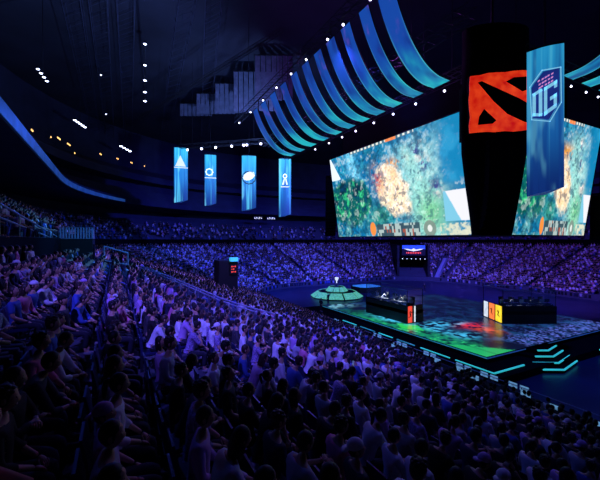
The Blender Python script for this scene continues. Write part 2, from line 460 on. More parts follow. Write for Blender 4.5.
# ------------------------------------------------------------------ places in the rows
VOID = []                                    # (x0,x1,y0,y1) keep-outs: vomitories, portal
def keepout(x, y):
    for q in VOID:
        if callable(q):
            if q(x, y): return True
        elif q[0] < x < q[1] and q[2] < y < q[3]: return True
    return False
VOID.append((-5.2, -.9, 33.8, 39.6))
PORT_A = math.atan2(11.8, 9.5)               # direction of the tunnel from the far right corner's centre
def in_port(x, y):
    dx, dy = x - (X1 - RAD), y - (Y1 - RAD)
    a = math.cos(PORT_A), math.sin(PORT_A); l = dx * a[0] + dy * a[1]; w = -dx * a[1] + dy * a[0]
    return l > 0 and l < 38 and abs(w) < 4.4
VOID.append(in_port)
def in_tower(x, y): return abs(x - 12.8) < 1.7 and -2.2 < y - 45 < 2.0
VOID.append(in_tower)
def in_stairs(x, y):
    dx, dy = x - (X1 - RAD), y - (Y1 - RAD); a = PORT_A - .36
    l = dx * math.cos(a) + dy * math.sin(a); w = -dx * math.sin(a) + dy * math.cos(a)
    return RAD < l < RAD + 16 and abs(w) < 1.1
VOID.append(in_stairs)
def seg_d(x, y, a, b):
    ax, ay = a; bx, by = b; t = max(0, min(1, ((x - ax) * (bx - ax) + (y - ay) * (by - ay)) / ((bx - ax) ** 2 + (by - ay) ** 2)))
    return math.hypot(x - ax - t * (bx - ax), y - ay - t * (by - ay))
RAIL = [(2.0, 36.0), (3.5, 30.0), (5.8, 21.6), (7.4, 16.8)]
RAIL2 = [(9.5, 43.0), (14.5, 35.0)]
def above_rail(x, y):                        # clear walkway on the upper side of the balustrade
    if min(seg_d(x, y, RAIL[i], RAIL[i + 1]) for i in range(3)) < .45: return True
    return any(b[1] < y <= a[1] and 0 < (a[0] + (b[0] - a[0]) * (a[1] - y) / (a[1] - b[1])) - x < 2.3 for a, b in zip(RAIL[:-1], RAIL[1:]))
VOID.append(above_rail)
VOID.append(lambda x, y: seg_d(x, y, *RAIL2) < .4)
def row_places(off):
    """(x, y, facing angle of inward normal) along one row"""
    r = RAD + off; out = []
    sp = .56
    def ok(v, off0=0): return not (0 <= (v - off0) % 11.2 < 1.25)
    y = Y0 + RAD
    while y < Y1 - RAD:
        if ok(y, 8.2): out.append((X0 - off, y, 0.0))
        y += sp
    for cx, cy, a0, a1, nsec in ((X0 + RAD, Y1 - RAD, PI, .5 * PI, 4), (X1 - RAD, Y1 - RAD, .5 * PI, 0, 4)):
        L = r * PI / 2; n = int(L / sp)
        for i in range(n):
            f = (i + .5) / n; a = a0 + (a1 - a0) * f
            g = (f * nsec) % 1.0
            if min(g, 1 - g) * L / nsec > .62: out.append((cx + r * math.cos(a), cy + r * math.sin(a), a + PI))
        if cx < 40:
            x = X0 + RAD
            while x < X1 - RAD:
                if ok(x, 38): out.append((x, Y1 + off, -PI / 2))
                x += sp
    y = Y1 - RAD
    while y > Y0 + RAD:
        if ok(y, 5): out.append((X1 + off, y, PI))
        y -= sp
    return out
rng = random.Random(11)
places = []
rows = [(k, k * RD + .36, ZB + RH * k, 'low') for k in range(NR)] + [(k, SU + k * UD + .34, ZU + UH * k, 'up') for k in range(NU)]
for k, s, z, sec in rows:
    for x, y, a in row_places(s):
        if keepout(x, y): continue
        u, v, d = proj(x, y, z + 1.1)
        if d < 1.0 or u is None or u < -190 or u > 790: continue
        if math.hypot(x, y) < 2.3: continue
        if rng.random() > (.95 if sec == 'low' else (.8 if d < 30 else .28)): continue
        if sec == 'low' and k <= 4 and x < 22 and y < 25 and (k in (0, 1, 3) or rng.random() < .4): continue
        places.append((x + rng.uniform(-.04, .04), y + rng.uniform(-.05, .05), z, a, k, sec, u, v, d))
places.sort(key=lambda p: p[8])
inframe = [p for p in places if -12 < p[6] < 612 and p[7] < 520]
near = inframe[:300]; ns = set(id(p) for p in near)
rest = [p for p in places if id(p) not in ns and not (p[8] < 8 and not (-60 < p[6] < 660))]
ORD = ['zeroth', 'first', 'second', 'third', 'fourth', 'fifth', 'sixth', 'seventh', 'eighth', 'ninth', 'tenth', 'eleventh', 'twelfth', 'thirteenth', 'fourteenth', 'fifteenth', 'sixteenth', 'seventeenth', 'eighteenth', 'nineteenth', 'twentieth', 'twenty-first', 'twenty-second', 'twenty-third', 'twenty-fourth', 'twenty-fifth', 'twenty-sixth', 'twenty-seventh', 'twenty-eighth', 'twenty-ninth', 'thirtieth']
ORD += ['thirty-' + w for w in ORD[1:10]] + ['fortieth'] + ['forty-' + w for w in ORD[1:10]] + ['fiftieth'] + ['fifty-' + w for w in ORD[1:10]] + ['sixtieth']
rowcount = {}
SH = ['white', 'pale grey', 'lilac', 'blue', 'navy', 'black', 'dark grey', 'pink', 'patterned']
SWT = [26, 10, 9, 8, 9, 26, 8, 3, 5]
first_seat = True
phones = []
for i, (x, y, z, a, k, sec, u, v, d) in enumerate(near):
    key = (sec, k); rowcount[key] = rowcount.get(key, 0) + 1; nth = rowcount[key]
    rw = (ORD[NR - k] + ' row below walkway') if sec == 'low' else (ORD[k + 1] + ' row above walkway')
    style = rng.choices(['short', 'tousled', 'long', 'ponytail'], [5, 4, 3, 1.5])[0]
    shirt = rng.choices(SH, SWT)[0]
    pose = rng.choices(POSES, [6, 4, 3, .7, 2, 4, 1])[0]
    cap = None
    if rng.random() < .06: cap = rng.choice([SHIRTS['lilac'], SHIRTS['white'], SHIRTS['black']]); style = 'short'
    sc_ = rng.uniform(.95, 1.06)
    face = a - PI / 2 + rng.uniform(-.22, .22) + (-.15 if x < 18 else 0)
    w = pose['words'].split(); wd = {'with hands on lap': 'seated upright', 'with folded arms': 'arms folded', 'holding up a phone': 'holding a phone', 'resting chin on hand': 'chin on hand'}.get(pose['words'], pose['words'])
    lab = f"{shirt} shirted {'capped ' if cap else ''}person {wd}, {ORD[nth]} nearest in {rw}"
    person((x, y, z), face, pose, style, shirt, lab, 'spectators on the near stand', cap, rng.choice([M['hairk'], M['hairk'], M['hairb']]), d < 11, scale=sc_)
    if pose is POSES[3] and d < 16: phones.append((x, y, z, face, sc_, nth, rw))
    s = SEAT if first_seat else copy_tree(SEAT); first_seat = False
    s.location = (x - .0, y, z); s.rotation_euler = (0, 0, a - PI / 2)
    tag(s, f"blue plastic seat under the {ORD[nth]} nearest spectator in the {rw}", 'seat', 'stadium seats on the near stand')
mb = MB(); mb.box((0, 0, 0), (.075, .009, .155), bev=.003); PH = mb.mesh('case', M['black'])
mb = MB(); mb.box((0, -.0055, 0), (.068, .002, .145)); PS = mb.mesh('screen', mat('phone_picture', (120, 150, 190), 0.3, emit=0.4, var=0.5, scale=9))
for (x, y, z, f, sc_, nth, rw) in phones:
    R = Matrix.Rotation(f, 3, 'Z'); p = Vector((x, y, z)) + R @ (Vector((.05, .47, 1.31)) * sc_)
    e = empty('smartphone', f"lit smartphone held up by the {ORD[nth]} nearest spectator in the {rw}", 'phone', p, f, 'phones held up by spectators')
    link('case', PH, e); link('screen', PS, e)

# the rest of the crowd: one object
def tmpl_high():
    mb = MB(); cols = []
    def c(n0, kind): cols.extend([kind] * (len(mb.v) - n0))
    # torso: rings
    n = 8; rings = [(.17, .12, .40, 0), (.15, .105, .62, .0), (.18, .115, .86, .0), (.20, .10, 1.0, .0), (.07, .06, 1.07, .01)]
    vs = []
    for rx, ry, z, oy in rings: vs += [(rx * math.cos(2 * PI * i / n), oy + ry * math.sin(2 * PI * i / n), z) for i in range(n)]
    fs = []
    for j in range(len(rings) - 1): fs += [(j * n + i, j * n + (i + 1) % n, (j + 1) * n + (i + 1) % n, (j + 1) * n + i) for i in range(n)]
    a = len(mb.v); mb.add(vs, fs); c(a, 1)
    for sx in (-1, 1):
        a = len(mb.v); mb.tube((sx * .2, 0, 1.0), (sx * .25, .08, .74), .06, 5, .05); c(a, 1)
        a = len(mb.v); mb.tube((sx * .25, .08, .74), (sx * .1, .32, .64), .045, 5, .035); c(a, 0)
        a = len(mb.v); mb.tube((sx * .09, 0, .5), (sx * .13, .44, .5), .085, 5, .065); c(a, 3)
        a = len(mb.v); mb.tube((sx * .13, .44, .5), (sx * .12, .4, .05), .06, 5, .045); c(a, 3)
    a = len(mb.v); mb.ball((0, .04, 1.24), (.075, .09, .12), 8, 6); c(a, 0)
    a = len(mb.v); mb.ball((0, .015, 1.27), (.085, .095, .11), 8, 6); c(a, 2)
    return mb, cols
def tmpl_low():
    mb = MB(); cols = []
    n = 5
    vs = []
    for rx, ry, z in ((.2, .13, .42), (.24, .13, .95), (.07, .06, 1.08)): vs += [(rx * math.cos(2 * PI * i / n + .3), ry * math.sin(2 * PI * i / n + .3), z) for i in range(n)]
    fs = []
    for j in range(2): fs += [(j * n + i, j * n + (i + 1) % n, (j + 1) * n + (i + 1) % n, (j + 1) * n + i) for i in range(n)]
    mb.add(vs, fs); cols += [1] * len(mb.v)
    a = len(mb.v); mb.ball((0, .05, 1.22), (.075, .085, .12), 5, 4); cols += [0] * (len(mb.v) - a)
    a = len(mb.v); mb.ball((0, .01, 1.27), (.088, .09, .1), 5, 4); cols += [2] * (len(mb.v) - a)
    a = len(mb.v); mb.box((0, .25, .5), (.36, .45, .13)); cols += [3] * (len(mb.v) - a)
    a = len(mb.v); mb.box((0, .42, .28), (.34, .1, .5)); cols += [3] * (len(mb.v) - a)
    a = len(mb.v); mb.box((0, .2, .72), (.44, .3, .09)); cols += [0] * (len(mb.v) - a)
    return mb, cols
def tri(mb):
    out = []
    for f in mb.f:
        for i in range(1, len(f) - 1): out.append((f[0], f[i], f[i + 1]))
    return np.array(out)
def crowd(name, groups):
    P_, F_, C_ = [], [], []; off = 0
    for (mb, cols), pts in groups:
        if not pts: continue
        V = np.array(mb.v); T = tri(mb); K = np.array(cols); nv = len(V)
        A = np.array([(p[0], p[1], p[2], p[3] - PI / 2) for p in pts]); n = len(A)
        ang = A[:, 3] + np.random.uniform(-.3, .3, n); sc_ = np.random.uniform(.94, 1.06, n)
        ca, sa = np.cos(ang) * sc_, np.sin(ang) * sc_
        lean = np.random.uniform(-.1, .35, n)
        vz = V[:, 2]; ly = V[None, :, 1] + np.clip(vz - .55, 0, 2)[None, :] * lean[:, None]
        X = V[None, :, 0] * ca[:, None] - ly * sa[:, None] + A[:, 0:1]
        Y = V[None, :, 0] * sa[:, None] + ly * ca[:, None] + A[:, 1:2]
        Z = vz[None, :] * sc_[:, None] + A[:, 2:3]
        P_.append(np.stack([X, Y, Z], -1).reshape(-1, 3))
        F_.append((T[None] + (np.arange(n) * nv)[:, None, None] + off).reshape(-1, 3)); off += n * nv
        pal = np.array([lin(c) for c in ((232, 230, 238), (190, 188, 200), (190, 150, 205), (60, 90, 170), (28, 34, 66), (14, 14, 18), (45, 45, 55), (215, 120, 160))])
        wt = np.array([22, 8, 7, 8, 15, 26, 12, 2.]); wt /= wt.sum()
        sh = pal[np.random.choice(len(pal), n, p=wt)]
        C = np.zeros((n, nv, 3)); C[:, K == 1] = sh[:, None]; C[:, K == 0] = lin((196, 150, 125)); C[:, K == 2] = lin((22, 18, 18))
        tr = pal[np.random.choice([1, 3, 4, 5, 6], n, p=[.12, .15, .3, .28, .15])]; C[:, K == 3] = tr[:, None]
        C_.append(C.reshape(-1, 3))
    me = fast_mesh(name, np.concatenate(P_), np.concatenate(F_), np.concatenate(C_))
    me.materials.append(attr_mat('crowd_cloth_and_skin', 0, .85, base=1)); me.shade_smooth()
    return link(name, me)
hi = [p for p in rest if p[8] < 34]; lo = [p for p in rest if p[8] >= 34]
c = crowd('seated_crowd', [(tmpl_high(), hi), (tmpl_low(), lo)])
tag(c, 'dense seated crowd filling the stands beyond the nearest spectators', 'crowd', kind='stuff')
print('PEOPLE', len(near), len(hi), len(lo), near[-1][8])
# the seats under that crowd, as far as they can be made out
smb = MB()
m_ = Matrix(((0, 0, 1, 0), (1, 0, 0, 0), (0, 1, 0, 0), (0, 0, 0, 1)))
smb.prism([(-.20, .43), (.22, .45), (.22, .40), (-.22, .385)], -.22, .22, m_); smb.prism([(-.22, .40), (-.27, .84), (-.30, .84), (-.25, .40)], -.22, .22, m_)
V = np.array(smb.v); T = tri(smb); A = np.array([(p[0], p[1], p[2], p[3] - PI / 2) for p in hi])
ca, sa = np.cos(A[:, 3:4]), np.sin(A[:, 3:4])
P = np.stack([V[None, :, 0] * ca - V[None, :, 1] * sa + A[:, 0:1], V[None, :, 0] * sa + V[None, :, 1] * ca + A[:, 1:2], V[None, :, 2] + A[:, 2:3]], -1).reshape(-1, 3)
me = fast_mesh('stadium_seating', P, (T[None] + (np.arange(len(A)) * len(V))[:, None, None]).reshape(-1, 3)); me.materials.append(M['seat'])
tag(link('stadium_seating', me), 'rows of blue plastic seats under the middle distance crowd', 'seating', kind='stuff')
# ------------------------------------------------------------------ stage
ST = 1.0
def sdist(x, y):
    """how far outside the floor outline a point is"""
    cx = min(max(x, X0 + RAD), X1 - RAD); cy = min(max(y, Y0 + RAD), Y1 - RAD)
    dx, dy = x - cx, y - cy
    return math.hypot(dx, dy) - RAD if (dx or dy) else -RAD
def ground(x, y): return zfloor(sdist(x, y))
st = empty('stage', 'wide dark raised stage with a glowing map floor in the middle of the arena', 'stage', (25.2, 17, 0))
mb = MB(); mb.box((10.9, 12, .49), (21.8, 24, .98)); mb.build('stage_base', M['drape'], st)
mb = MB(); mb.box((9.4, 11.9, .28), (25.2, 28.4, .56), bev=.6); mb.build('plinth', M['drape'], st)
def led_pos(S, T): return np.stack([.1 + S * 21.6, .1 + T * 23.8, np.full_like(S, ST)], -1)
def led_paint(S, T):
    X = 25.3 + S * 21.6; Y = 17.1 + T * 23.8
    n = fbm(X * .9, Y * .9); n2 = fbm(X * 2.1 + 9, Y * 2.1); n3 = fbm(X * 5, Y * 5 + 3, 3)
    C = np.tile(lin((9, 16, 44)), (len(X), 1))
    C = mixc(C, (22, 70, 120), sm(.45, .75, n) * .7)
    C = mixc(C, (60, 90, 190), sm(.6, .8, n3) * .5 * sm(30, 36, X))
    edge = sm(29.5 + 1.2 * (n - .5) * 4, 26.0, X)
    C = mixc(C, (18, 130, 92), edge * sm(.3, .55, n2) * sm(41, 30, Y))
    C = mixc(C, (50, 205, 110), sm(.62, .72, n2) * edge * .8 * sm(36, 26, Y))
    C = mixc(C, (30, 165, 95), ((X - 25.2) + (Y - 17.0) < 3.9 + .8 * (n3 - .5)) * .9)
    C = mixc(C, (12, 60, 50), np.exp(-(((X - 26.6) / .12) ** 2)) * .5)
    gx = (X - 27.0) / 1.2; gy = (Y - 26.8) / 1.9
    C = mixc(C, (40, 200, 70), (np.abs(gx) + np.abs(gy) < 1 + .5 * (n3 - .5)) * .8)
    for cx, cy, rx, ry in ((28.7, 24.6, .9, 2.0), (30.5, 26.3, 1.6, 1.0), (32.3, 25.3, 1.4, .7), (27.6, 30.5, .9, 2.5), (29.3, 21.8, 1.3, .9)):
        C = mixc(C, (70, 185, 235), np.exp(-(((X - cx) / rx) ** 2 + ((Y - cy) / ry) ** 2)) * sm(.42, .6, n2) * .95)
    C = mixc(C, (215, 30, 60), np.exp(-(((X - 33.2) / 1.5) ** 2 + ((Y - 24.2) / .9) ** 2)) * sm(.3, .55, n2))
    C = mixc(C, (225, 80, 45), np.exp(-(((X - 32.9) / 1.0) ** 2 + ((Y - 22.4) / 1.3) ** 2)) * sm(.35, .6, n2) * .8)  # orange reflection of the booth light panels, painted into the floor picture
    C = mixc(C, (120, 190, 215), sm(37.5, 40, Y) * sm(31, 27, X) * sm(.4, .6, n2) * .8)
    C = mixc(C, (6, 9, 24), (sm(33.5, 35, X) * sm(22, 25, Y)) * .5)
    C = mixc(C, (90, 110, 215), sm(30.5, 32, X) * sm(20.4, 19.2, Y) * sm(.5, .64, n3) * .7)
    return C
me = grid_mesh('led_floor', 230, 250, led_pos, led_paint, attr_mat('stage_floor_display', 1.25, .3))
link('led_floor', me, st)
mb = MB(); mb.box((-.03, 12, .93), (.05, 24, .07)); mb.build('edge_light', M['tealdim'], st)
mb = MB(); mb.box((10.9, -.03, .93), (21.8, .05, .07)); mb.build('edge_light', M['ribbon'], st)
mb = MB(); mb.box((-1.6, 0, .6), (.1, 3.1, .07)); mb.build('plinth_light', M['teal'], st)
for y_, l_, m_ in ((3.6, 3.0, 'teal'), (6.9, 2.2, 'tealdim'), (9.6, 2.0, 'teal'), (12.4, 2.4, 'tealdim'), (15.6, 2.6, 'teal')):
    mb = MB(); mb.box((-1.6, y_, .6), (.1, l_, .07)); mb.build('plinth_light', M[m_], st)
mb = MB(); mb.box((.2, -1.6, .6), (3.6, .12, .08)); mb.build('plinth_light', M['teal'], st)
for x in (12.4, 14.4, 16.2):
    mb = MB(); mb.box((x, -2.36, .5), (1.1, .06, .12)); mb.build('plinth_light', M['teal'], st)
ss = empty('stage_stairs', 'dark wrap-around stage steps with four glowing teal nosings', 'stairs', (28.6, 17, 0))
TOPP = [(30.2, 17), (30.5, 16.2), (31.3, 15.8), (33.3, 16.2), (33.5, 17)]; BOTP = [(27.2, 17), (27.6, 15.2), (29.8, 13.95), (32.9, 14.5), (34.1, 17)]
for k in range(4):
    f = k / 3; h = .97 - .72 * f; q = [(a[0] + (b[0] - a[0]) * f - 28.6, a[1] + (b[1] - a[1]) * f - 17) for a, b in zip(TOPP, BOTP)]
    mb = MB(); mb.prism(q[::1], 0, h); s_ = mb.build('step', M['drape'], ss)
    mb = MB()
    for a, b in zip(q[1:3], q[2:4]): mb.tube((*a, h + .01), (*b, h + .01), .07, 6)
    mb.build('nosing_light', M['teal'], s_)

# furniture that repeats
def chair_tree():
    e = empty('gaming_chair', 'x', 'chair')
    mb = MB(); mb.box((0, 0, .46), (.46, .46, .08), bev=.08); mb.build('seat', M['black'], e)
    mb = MB(); mb.box((0, -.26, .9), (.44, .08, .84), rx=.12, bev=.1); mb.build('backrest', M['black'], e)
    mb = MB(); mb.tube((0, 0, .1), (0, 0, .43), .03)
    for i in range(5): a = 2 * PI * i / 5; mb.tube((0, 0, .1), (.28 * math.cos(a), .28 * math.sin(a), .04), .02, 6)
    mb.build('base', M['dark'], e)
    return e
def monitor_tree():
    e = empty('monitor', 'x', 'monitor')
    mb = MB(); mb.box((0, 0, .32), (.56, .03, .34), bev=.01); mb.build('casing', M['black'], e)
    mb = MB(); mb.box((0, -.017, .325), (.53, .004, .30)); mb.build('screen', M['mon'], e)
    mb = MB(); mb.box((0, .02, .01), (.24, .18, .02)); mb.tube((0, .03, .01), (0, .02, .2), .02); mb.build('stand', M['dark'], e)
    return e
GC, MO = chair_tree(), monitor_tree(); used = {'c': False, 'm': False}
def put(proto, key, x, y, z, rz, label, group):
    o = proto if not used[key] else copy_tree(proto); used[key] = True
    o.location = (x, y, z); o.rotation_euler = (0, 0, rz); tag(o, label, None, group); return o
def booth(name_words, ox, oy, rz, W, D, leds, led_side, gword):
    e = empty('player_booth', name_words, 'booth', (ox, oy, ST), rz)
    mb = MB(); mb.box((W / 2, D / 2, .68), (W, D, 1.36)); mb.build('platform', M['black'], e)
    mb = MB(); mb.box((W / 2, .05, 1.45), (W, .1, .9)); mb.build('front_wall', M['black'], e)
    mb = MB(); mb.box((.05, D / 2, 1.45), (.1, D - .2, .9)); mb.build('side_wall', M['black'], e)
    mb = MB(); mb.box((W - .05, D / 2, 1.45), (.1, D - .2, .9)); mb.build('side_wall', M['black'], e)
    for px, py in ((.06, .06), (W - .06, .06), (.06, D - .06), (W - .06, D - .06)):
        mb = MB(); mb.tube((px, py, 1.0), (px, py, 3.6), .035); mb.build('post', M['dark'], e)
    mb = MB()
    for a, b in (((.06, .06), (W - .06, .06)), ((W - .06, .06), (W - .06, D - .06)), ((W - .06, D - .06), (.06, D - .06)), ((.06, D - .06), (.06, .06))):
        mb.tube((*a, 3.6), (*b, 3.6), .035)
    mb.build('roof_frame', M['steel'], e)
    mb = MB(); mb.box((W / 2, .05, 2.75), (W - .2, .02, 1.6)); mb.build('glass_panel', M['glass'], e)
    L = D if led_side == 'x' else W
    for i, (m_, w0, w1) in enumerate(leds):
        mb = MB()
        if led_side == 'x': mb.box((-.04, w0 + (w1 - w0) / 2, .98), (.06, (w1 - w0), 1.75))
        else: mb.box((W + .04, w0 + (w1 - w0) / 2, .98), (.06, (w1 - w0), 1.75))
        p = mb.build('led_panel', M[m_], e)
        g = MB(); cx = -.075 if led_side == 'x' else W + .075; cy = (w0 + w1) / 2
        if i != 0: # a dark figure mark on the panel
            g.box((cx, cy, 1.0), (.012, .16, .5), rx=.3); g.box((cx, cy + .1, 1.25), (.012, .35, .09), rx=-.5); g.box((cx, cy - .12, .72), (.012, .3, .08), rx=.4)
            g.build('emblem', M['black'], p)
    R = Matrix.Rotation(rz, 3, 'Z')
    for q in (.3, .7):  # added fill spots that brighten the players
        l = bpy.data.lights.new('booth_fill', 'SPOT'); l.spot_size = 1.5; l.spot_blend = .5; l.energy = 1100; l.color = (.75, .85, 1); l.shadow_soft_size = .1
        lo_ = bpy.data.objects.new('booth_fill', l); COL.objects.link(lo_); lo_.parent = e; lo_.location = (W * q, D * .5, 3.45)
    d = empty('gaming_desk', f'long black desk inside the {gword}', 'desk', (ox, oy, ST + 1.36), rz)
    mb = MB(); mb.box((W / 2, .55, .73), (W - .6, .6, .04)); mb.build('desk_top', M['dark'], d)
    for q in (.5, W - .5):
        mb = MB(); mb.box((q, .55, .36), (.06, .5, .71)); mb.build('leg', M['dark'], d)
    n = 5
    for i in range(n):
        lx = .7 + (W - 1.4) * i / (n - 1)
        p = R @ Vector((lx, .5, 0)); put(MO, 'm', ox + p.x, oy + p.y, ST + 2.11, rz + PI, f'{ORD[i + 1]} monitor from the left on the desk in the {gword}', 'player monitors')
        p = R @ Vector((lx, 1.35, 0)); put(GC, 'c', ox + p.x, oy + p.y, ST + 1.36, rz + PI, f'{ORD[i + 1]} black gaming chair from the left in the {gword}', 'player chairs')
        person((ox + p.x, oy + p.y, ST + 1.36), rz + PI, POSES[1 if i % 2 else 0], ['short', 'tousled'][i % 2], ['white', 'pale grey', 'white', 'dark grey', 'pale grey'][i],
               f'player in headset at the {ORD[i + 1]} seat from the left in the {gword}', 'players in the booths', None, M['hairk'], True, headset=True)
booth('long black player booth with a narrow red light panel at its right end', 27.7, 34.8, -PI / 2, 7.0, 2.4, [('signp', 1.0, 1.15), ('signr', .1, .65)], 'w', 'left player booth')
booth('black player booth with white, orange and yellow light panels on its left side', 36.7, 23.0, math.atan2(-.468, .884), 5.8, 4.1, [('signp', 2.9, 3.7), ('signo', 1.55, 2.55), ('signy', .15, 1.25)], 'x', 'right player booth')
# arch frame behind left booth
ar = empty('curved_arch', 'thin curved metal arch behind the left player booth', 'arch', (32.0, 35.5, ST))
mb = MB()
for i in range(10):
    a0, a1 = PI * i / 10, PI * (i + 1) / 10
    mb.tube((-1.5 * math.cos(a0), 0, 1.5 * math.sin(a0) + 1.2), (-1.5 * math.cos(a1), 0, 1.5 * math.sin(a1) + 1.2), .03, 6)
mb.build('hoop', M['steel'], ar)
for sx in (-1, 1):
    mb = MB(); mb.tube((sx * 1.5, 0, 0), (sx * 1.5, 0, 1.25), .06, 8); mb.build('post', M['dark'], ar)

# trophy dais
da = empty('trophy_dais', 'two tier round dais with pale green glowing sloped sides', 'platform', (34.6, 51.6, 0))
def facets(mb, r0, z0, r1, z1, n, gap, off):
    for i in range(n):
        a0 = 2 * PI * i / n + gap + off; a1 = 2 * PI * (i + 1) / n - gap + off
        q = [(r0 * math.cos(a0), r0 * math.sin(a0), z0), (r0 * math.cos(a1), r0 * math.sin(a1), z0), (r1 * math.cos(a1), r1 * math.sin(a1), z1), (r1 * math.cos(a0), r1 * math.sin(a0), z1)]
        m = [(p[0] * .985, p[1] * .985, p[2] - .03) for p in q]
        mb.add(q + m, [(0, 1, 2, 3), (7, 6, 5, 4), (0, 4, 5, 1), (1, 5, 6, 2), (2, 6, 7, 3), (3, 7, 4, 0)])
mb = MB(); mb.lathe([(4.6, 0), (4.6, .12), (3.3, 1.0), (2.0, 1.02), (1.9, 1.05), (1.3, 1.75), (.5, 1.78)], 10); mb.build('base', M['black'], da)
for r0, z0, r1, z1 in ((4.62, .2, 3.4, 1.04), (1.98, 1.1, 1.36, 1.8)):
    for i in range(5):
        mb = MB(); a = 2 * PI * i / 5
        for h in (0, 1):
            a0 = a + h * PI / 5 + .05; a1 = a + (h + 1) * PI / 5 - .02
            q = [(r * math.cos(b), r * math.sin(b), z) for r, b, z in ((r0, a0, z0), (r0, a1, z0), (r1, a1, z1), (r1, a0, z1))]
            m = [(p[0] * .97, p[1] * .97, p[2] - .04) for p in q]
            mb.add(q + m, [(0, 1, 2, 3), (7, 6, 5, 4), (0, 4, 5, 1), (1, 5, 6, 2), (2, 6, 7, 3), (3, 7, 4, 0)])
        mb.build('light_panel', M['paleled'], da)
tr = empty('trophy', 'tall slim pale trophy standing on top of the round dais', 'trophy', (34.6, 51.6, 1.78))
mb = MB(); mb.lathe([(.42, 0), (.4, .12), (.16, .2), (.14, .6), (.2, .66)], 12); mb.build('pedestal', M['steel'], tr)
mb = MB(); mb.lathe([(.1, .66), (.08, .9), (.16, 1.1), (.3, 1.35), (.34, 1.6), (.3, 1.62), (.2, 1.55)], 14, (0, 0, 0)); mb.build('cup', M['emb'], tr)  # cup glows by itself: its brightness is put in as emission
for sx in (-1, 1):
    mb = MB()
    for i in range(6):
        a0, a1 = PI * i / 6 - PI / 2, PI * (i + 1) / 6 - PI / 2
        mb.tube((sx * (.26 + .18 * math.cos(a0)), 0, 1.3 + .2 * math.sin(a0)), (sx * (.26 + .18 * math.cos(a1)), 0, 1.3 + .2 * math.sin(a1)), .025, 6)
    mb.build('handle', M['gold'], tr)
sd = empty('side_platform', 'low platform with a pale blue glowing top right of the dais', 'platform', (43.5, 54.5, 0))
mb = MB(); mb.box((0, 0, .5), (5.2, 4.4, 1.0), bev=.8); mb.build('base', M['black'], sd)
mb = MB(); mb.box((0, 0, 1.02), (4.9, 4.1, .05), bev=.75); mb.build('light_top', M['blueled'], sd)

# crew desks along the near side of the stage
def crewdesk():
    e = empty('crew_desk', 'x', 'desk')
    mb = MB(); mb.box((0, 0, .74), (1.5, .6, .04)); mb.build('desk_top', M['dark'], e)
    for sx in (-.65, .65):
        for sy in (-.22, .22):
            mb = MB(); mb.box((sx, sy, .36), (.04, .04, .72)); mb.build('leg', M['dark'], e)
    return e
CD = crewdesk(); 
for i, y in enumerate((12.6, 14.5, 16.4, 19.4, 22.4, 25.6, 28.8, 32.2)):
    o = CD if i == 0 else copy_tree(CD); o.location = (21.62, y, 0); o.rotation_euler = (0, 0, -PI / 2)
    w = f'{ORD[i + 1]} nearest'
    tag(o, f'{w} narrow dark crew desk beside the stage edge', None, 'crew desks')
    for j, dy in enumerate((-.34, .34)):
        put(MO, 'm', 21.7, y + dy, .76, -PI / 2 , f'{"right" if j == 0 else "left"} monitor on the {w} crew desk', 'crew monitors')
# people standing along the walkway below the left guard rail
wr = random.Random(4)
for i in range(13):
    y = 6.5 + i * 1.22 + wr.uniform(-.25, .25); shn = ['black', 'white', 'navy', 'pale grey', 'blue', 'black', 'lilac', 'dark grey', 'white', 'navy', 'pink', 'black', 'white'][i]
    person((X0 - SW - .38, y, ZW), -PI / 2 + wr.uniform(-.5, .5), STAND, ['short', 'tousled', 'long'][i % 3], shn, f'{shn} shirted person standing on the walkway by the wall, {ORD[i + 1]} nearest', 'people standing on the walkway', None, M['hairk'], False)
# press tables on the lowest terraces near the front corner of the stage
for r_, (k, ys_) in enumerate(((1, range(10)), (3, range(10)))):
    for i in ys_:
        y = 4.6 + i * 2.05; x = X0 - k * RD - .42; z = ZB + RH * k
        o = copy_tree(CD); o.location = (x, y, z); o.rotation_euler = (0, 0, -PI / 2)
        w = f'{ORD[i + 1]} nearest press table in the {["lower", "upper"][r_]} row'
        tag(o, f'dark narrow {w} below the crowd', None, 'press tables')
        if (i * 7 + r_ * 3) % 5 < 3: put(MO, 'm', x, y + .3 * (i % 2), z + .76, -PI / 2, f'lit monitor standing on the {w}', 'press monitors')
# floor level crew standing near the stage
for i, (x, y, a) in enumerate(((37.5, 44.5, 2.5), (40.2, 45.6, 1.0), (50.2, 30.5, 1.2), (49.3, 24.4, -.6), (24.0, 39.5, -1.2), (29.4, 46.2, .4), (52.5, 48.2, 2.2))):
    wh = ['behind the left booth', 'further back behind the left booth', 'on the floor behind the right booth', 'right of the right booth', 'beside the far left stage corner', 'left of the dais', 'on the floor before the tunnel'][i]
    gz = .56 if 22.1 < x < 47.1 and 14.8 < y < 43 else 0
    person((x, y, gz), a, STAND, 'short', ['black', 'dark grey'][i % 2], f'standing crew person in dark clothes {wh}', None, None, M['hairk'], True)

# ------------------------------------------------------------------ tunnel portal with its sign, and aisle stairs next to it
pa = PORT_A; pc = Vector((X1 - RAD + (RAD + .2) * math.cos(pa), Y1 - RAD + (RAD + .2) * math.sin(pa), 0))
po = empty('tunnel_portal', 'tall dark entrance block cut into the far stand below a lit sign', 'portal', pc, pa - PI / 2)   # local +Y leads outward
mb = MB(); mb.box((-3.6, 14, 4.35), (.5, 28.0, 8.7)); mb.build('side_wall', M['black'], po)
mb = MB(); mb.box((3.6, 14, 4.35), (.5, 28.0, 8.7)); mb.build('side_wall', M['black'], po)
mb = MB(); mb.box((0, 14.2, 7.1), (6.7, 27.6, 3.2)); mb.build('lintel', M['drape'], po)
mb = MB(); mb.box((0, 27, 2.7), (6.7, .2, 5.4)); mb.build('end_curtain', M['drape'], po)
mb = MB(); mb.box((0, 6, 2.2), (.12, .12, 4.4)); mb.build('post', M['dark'], po)
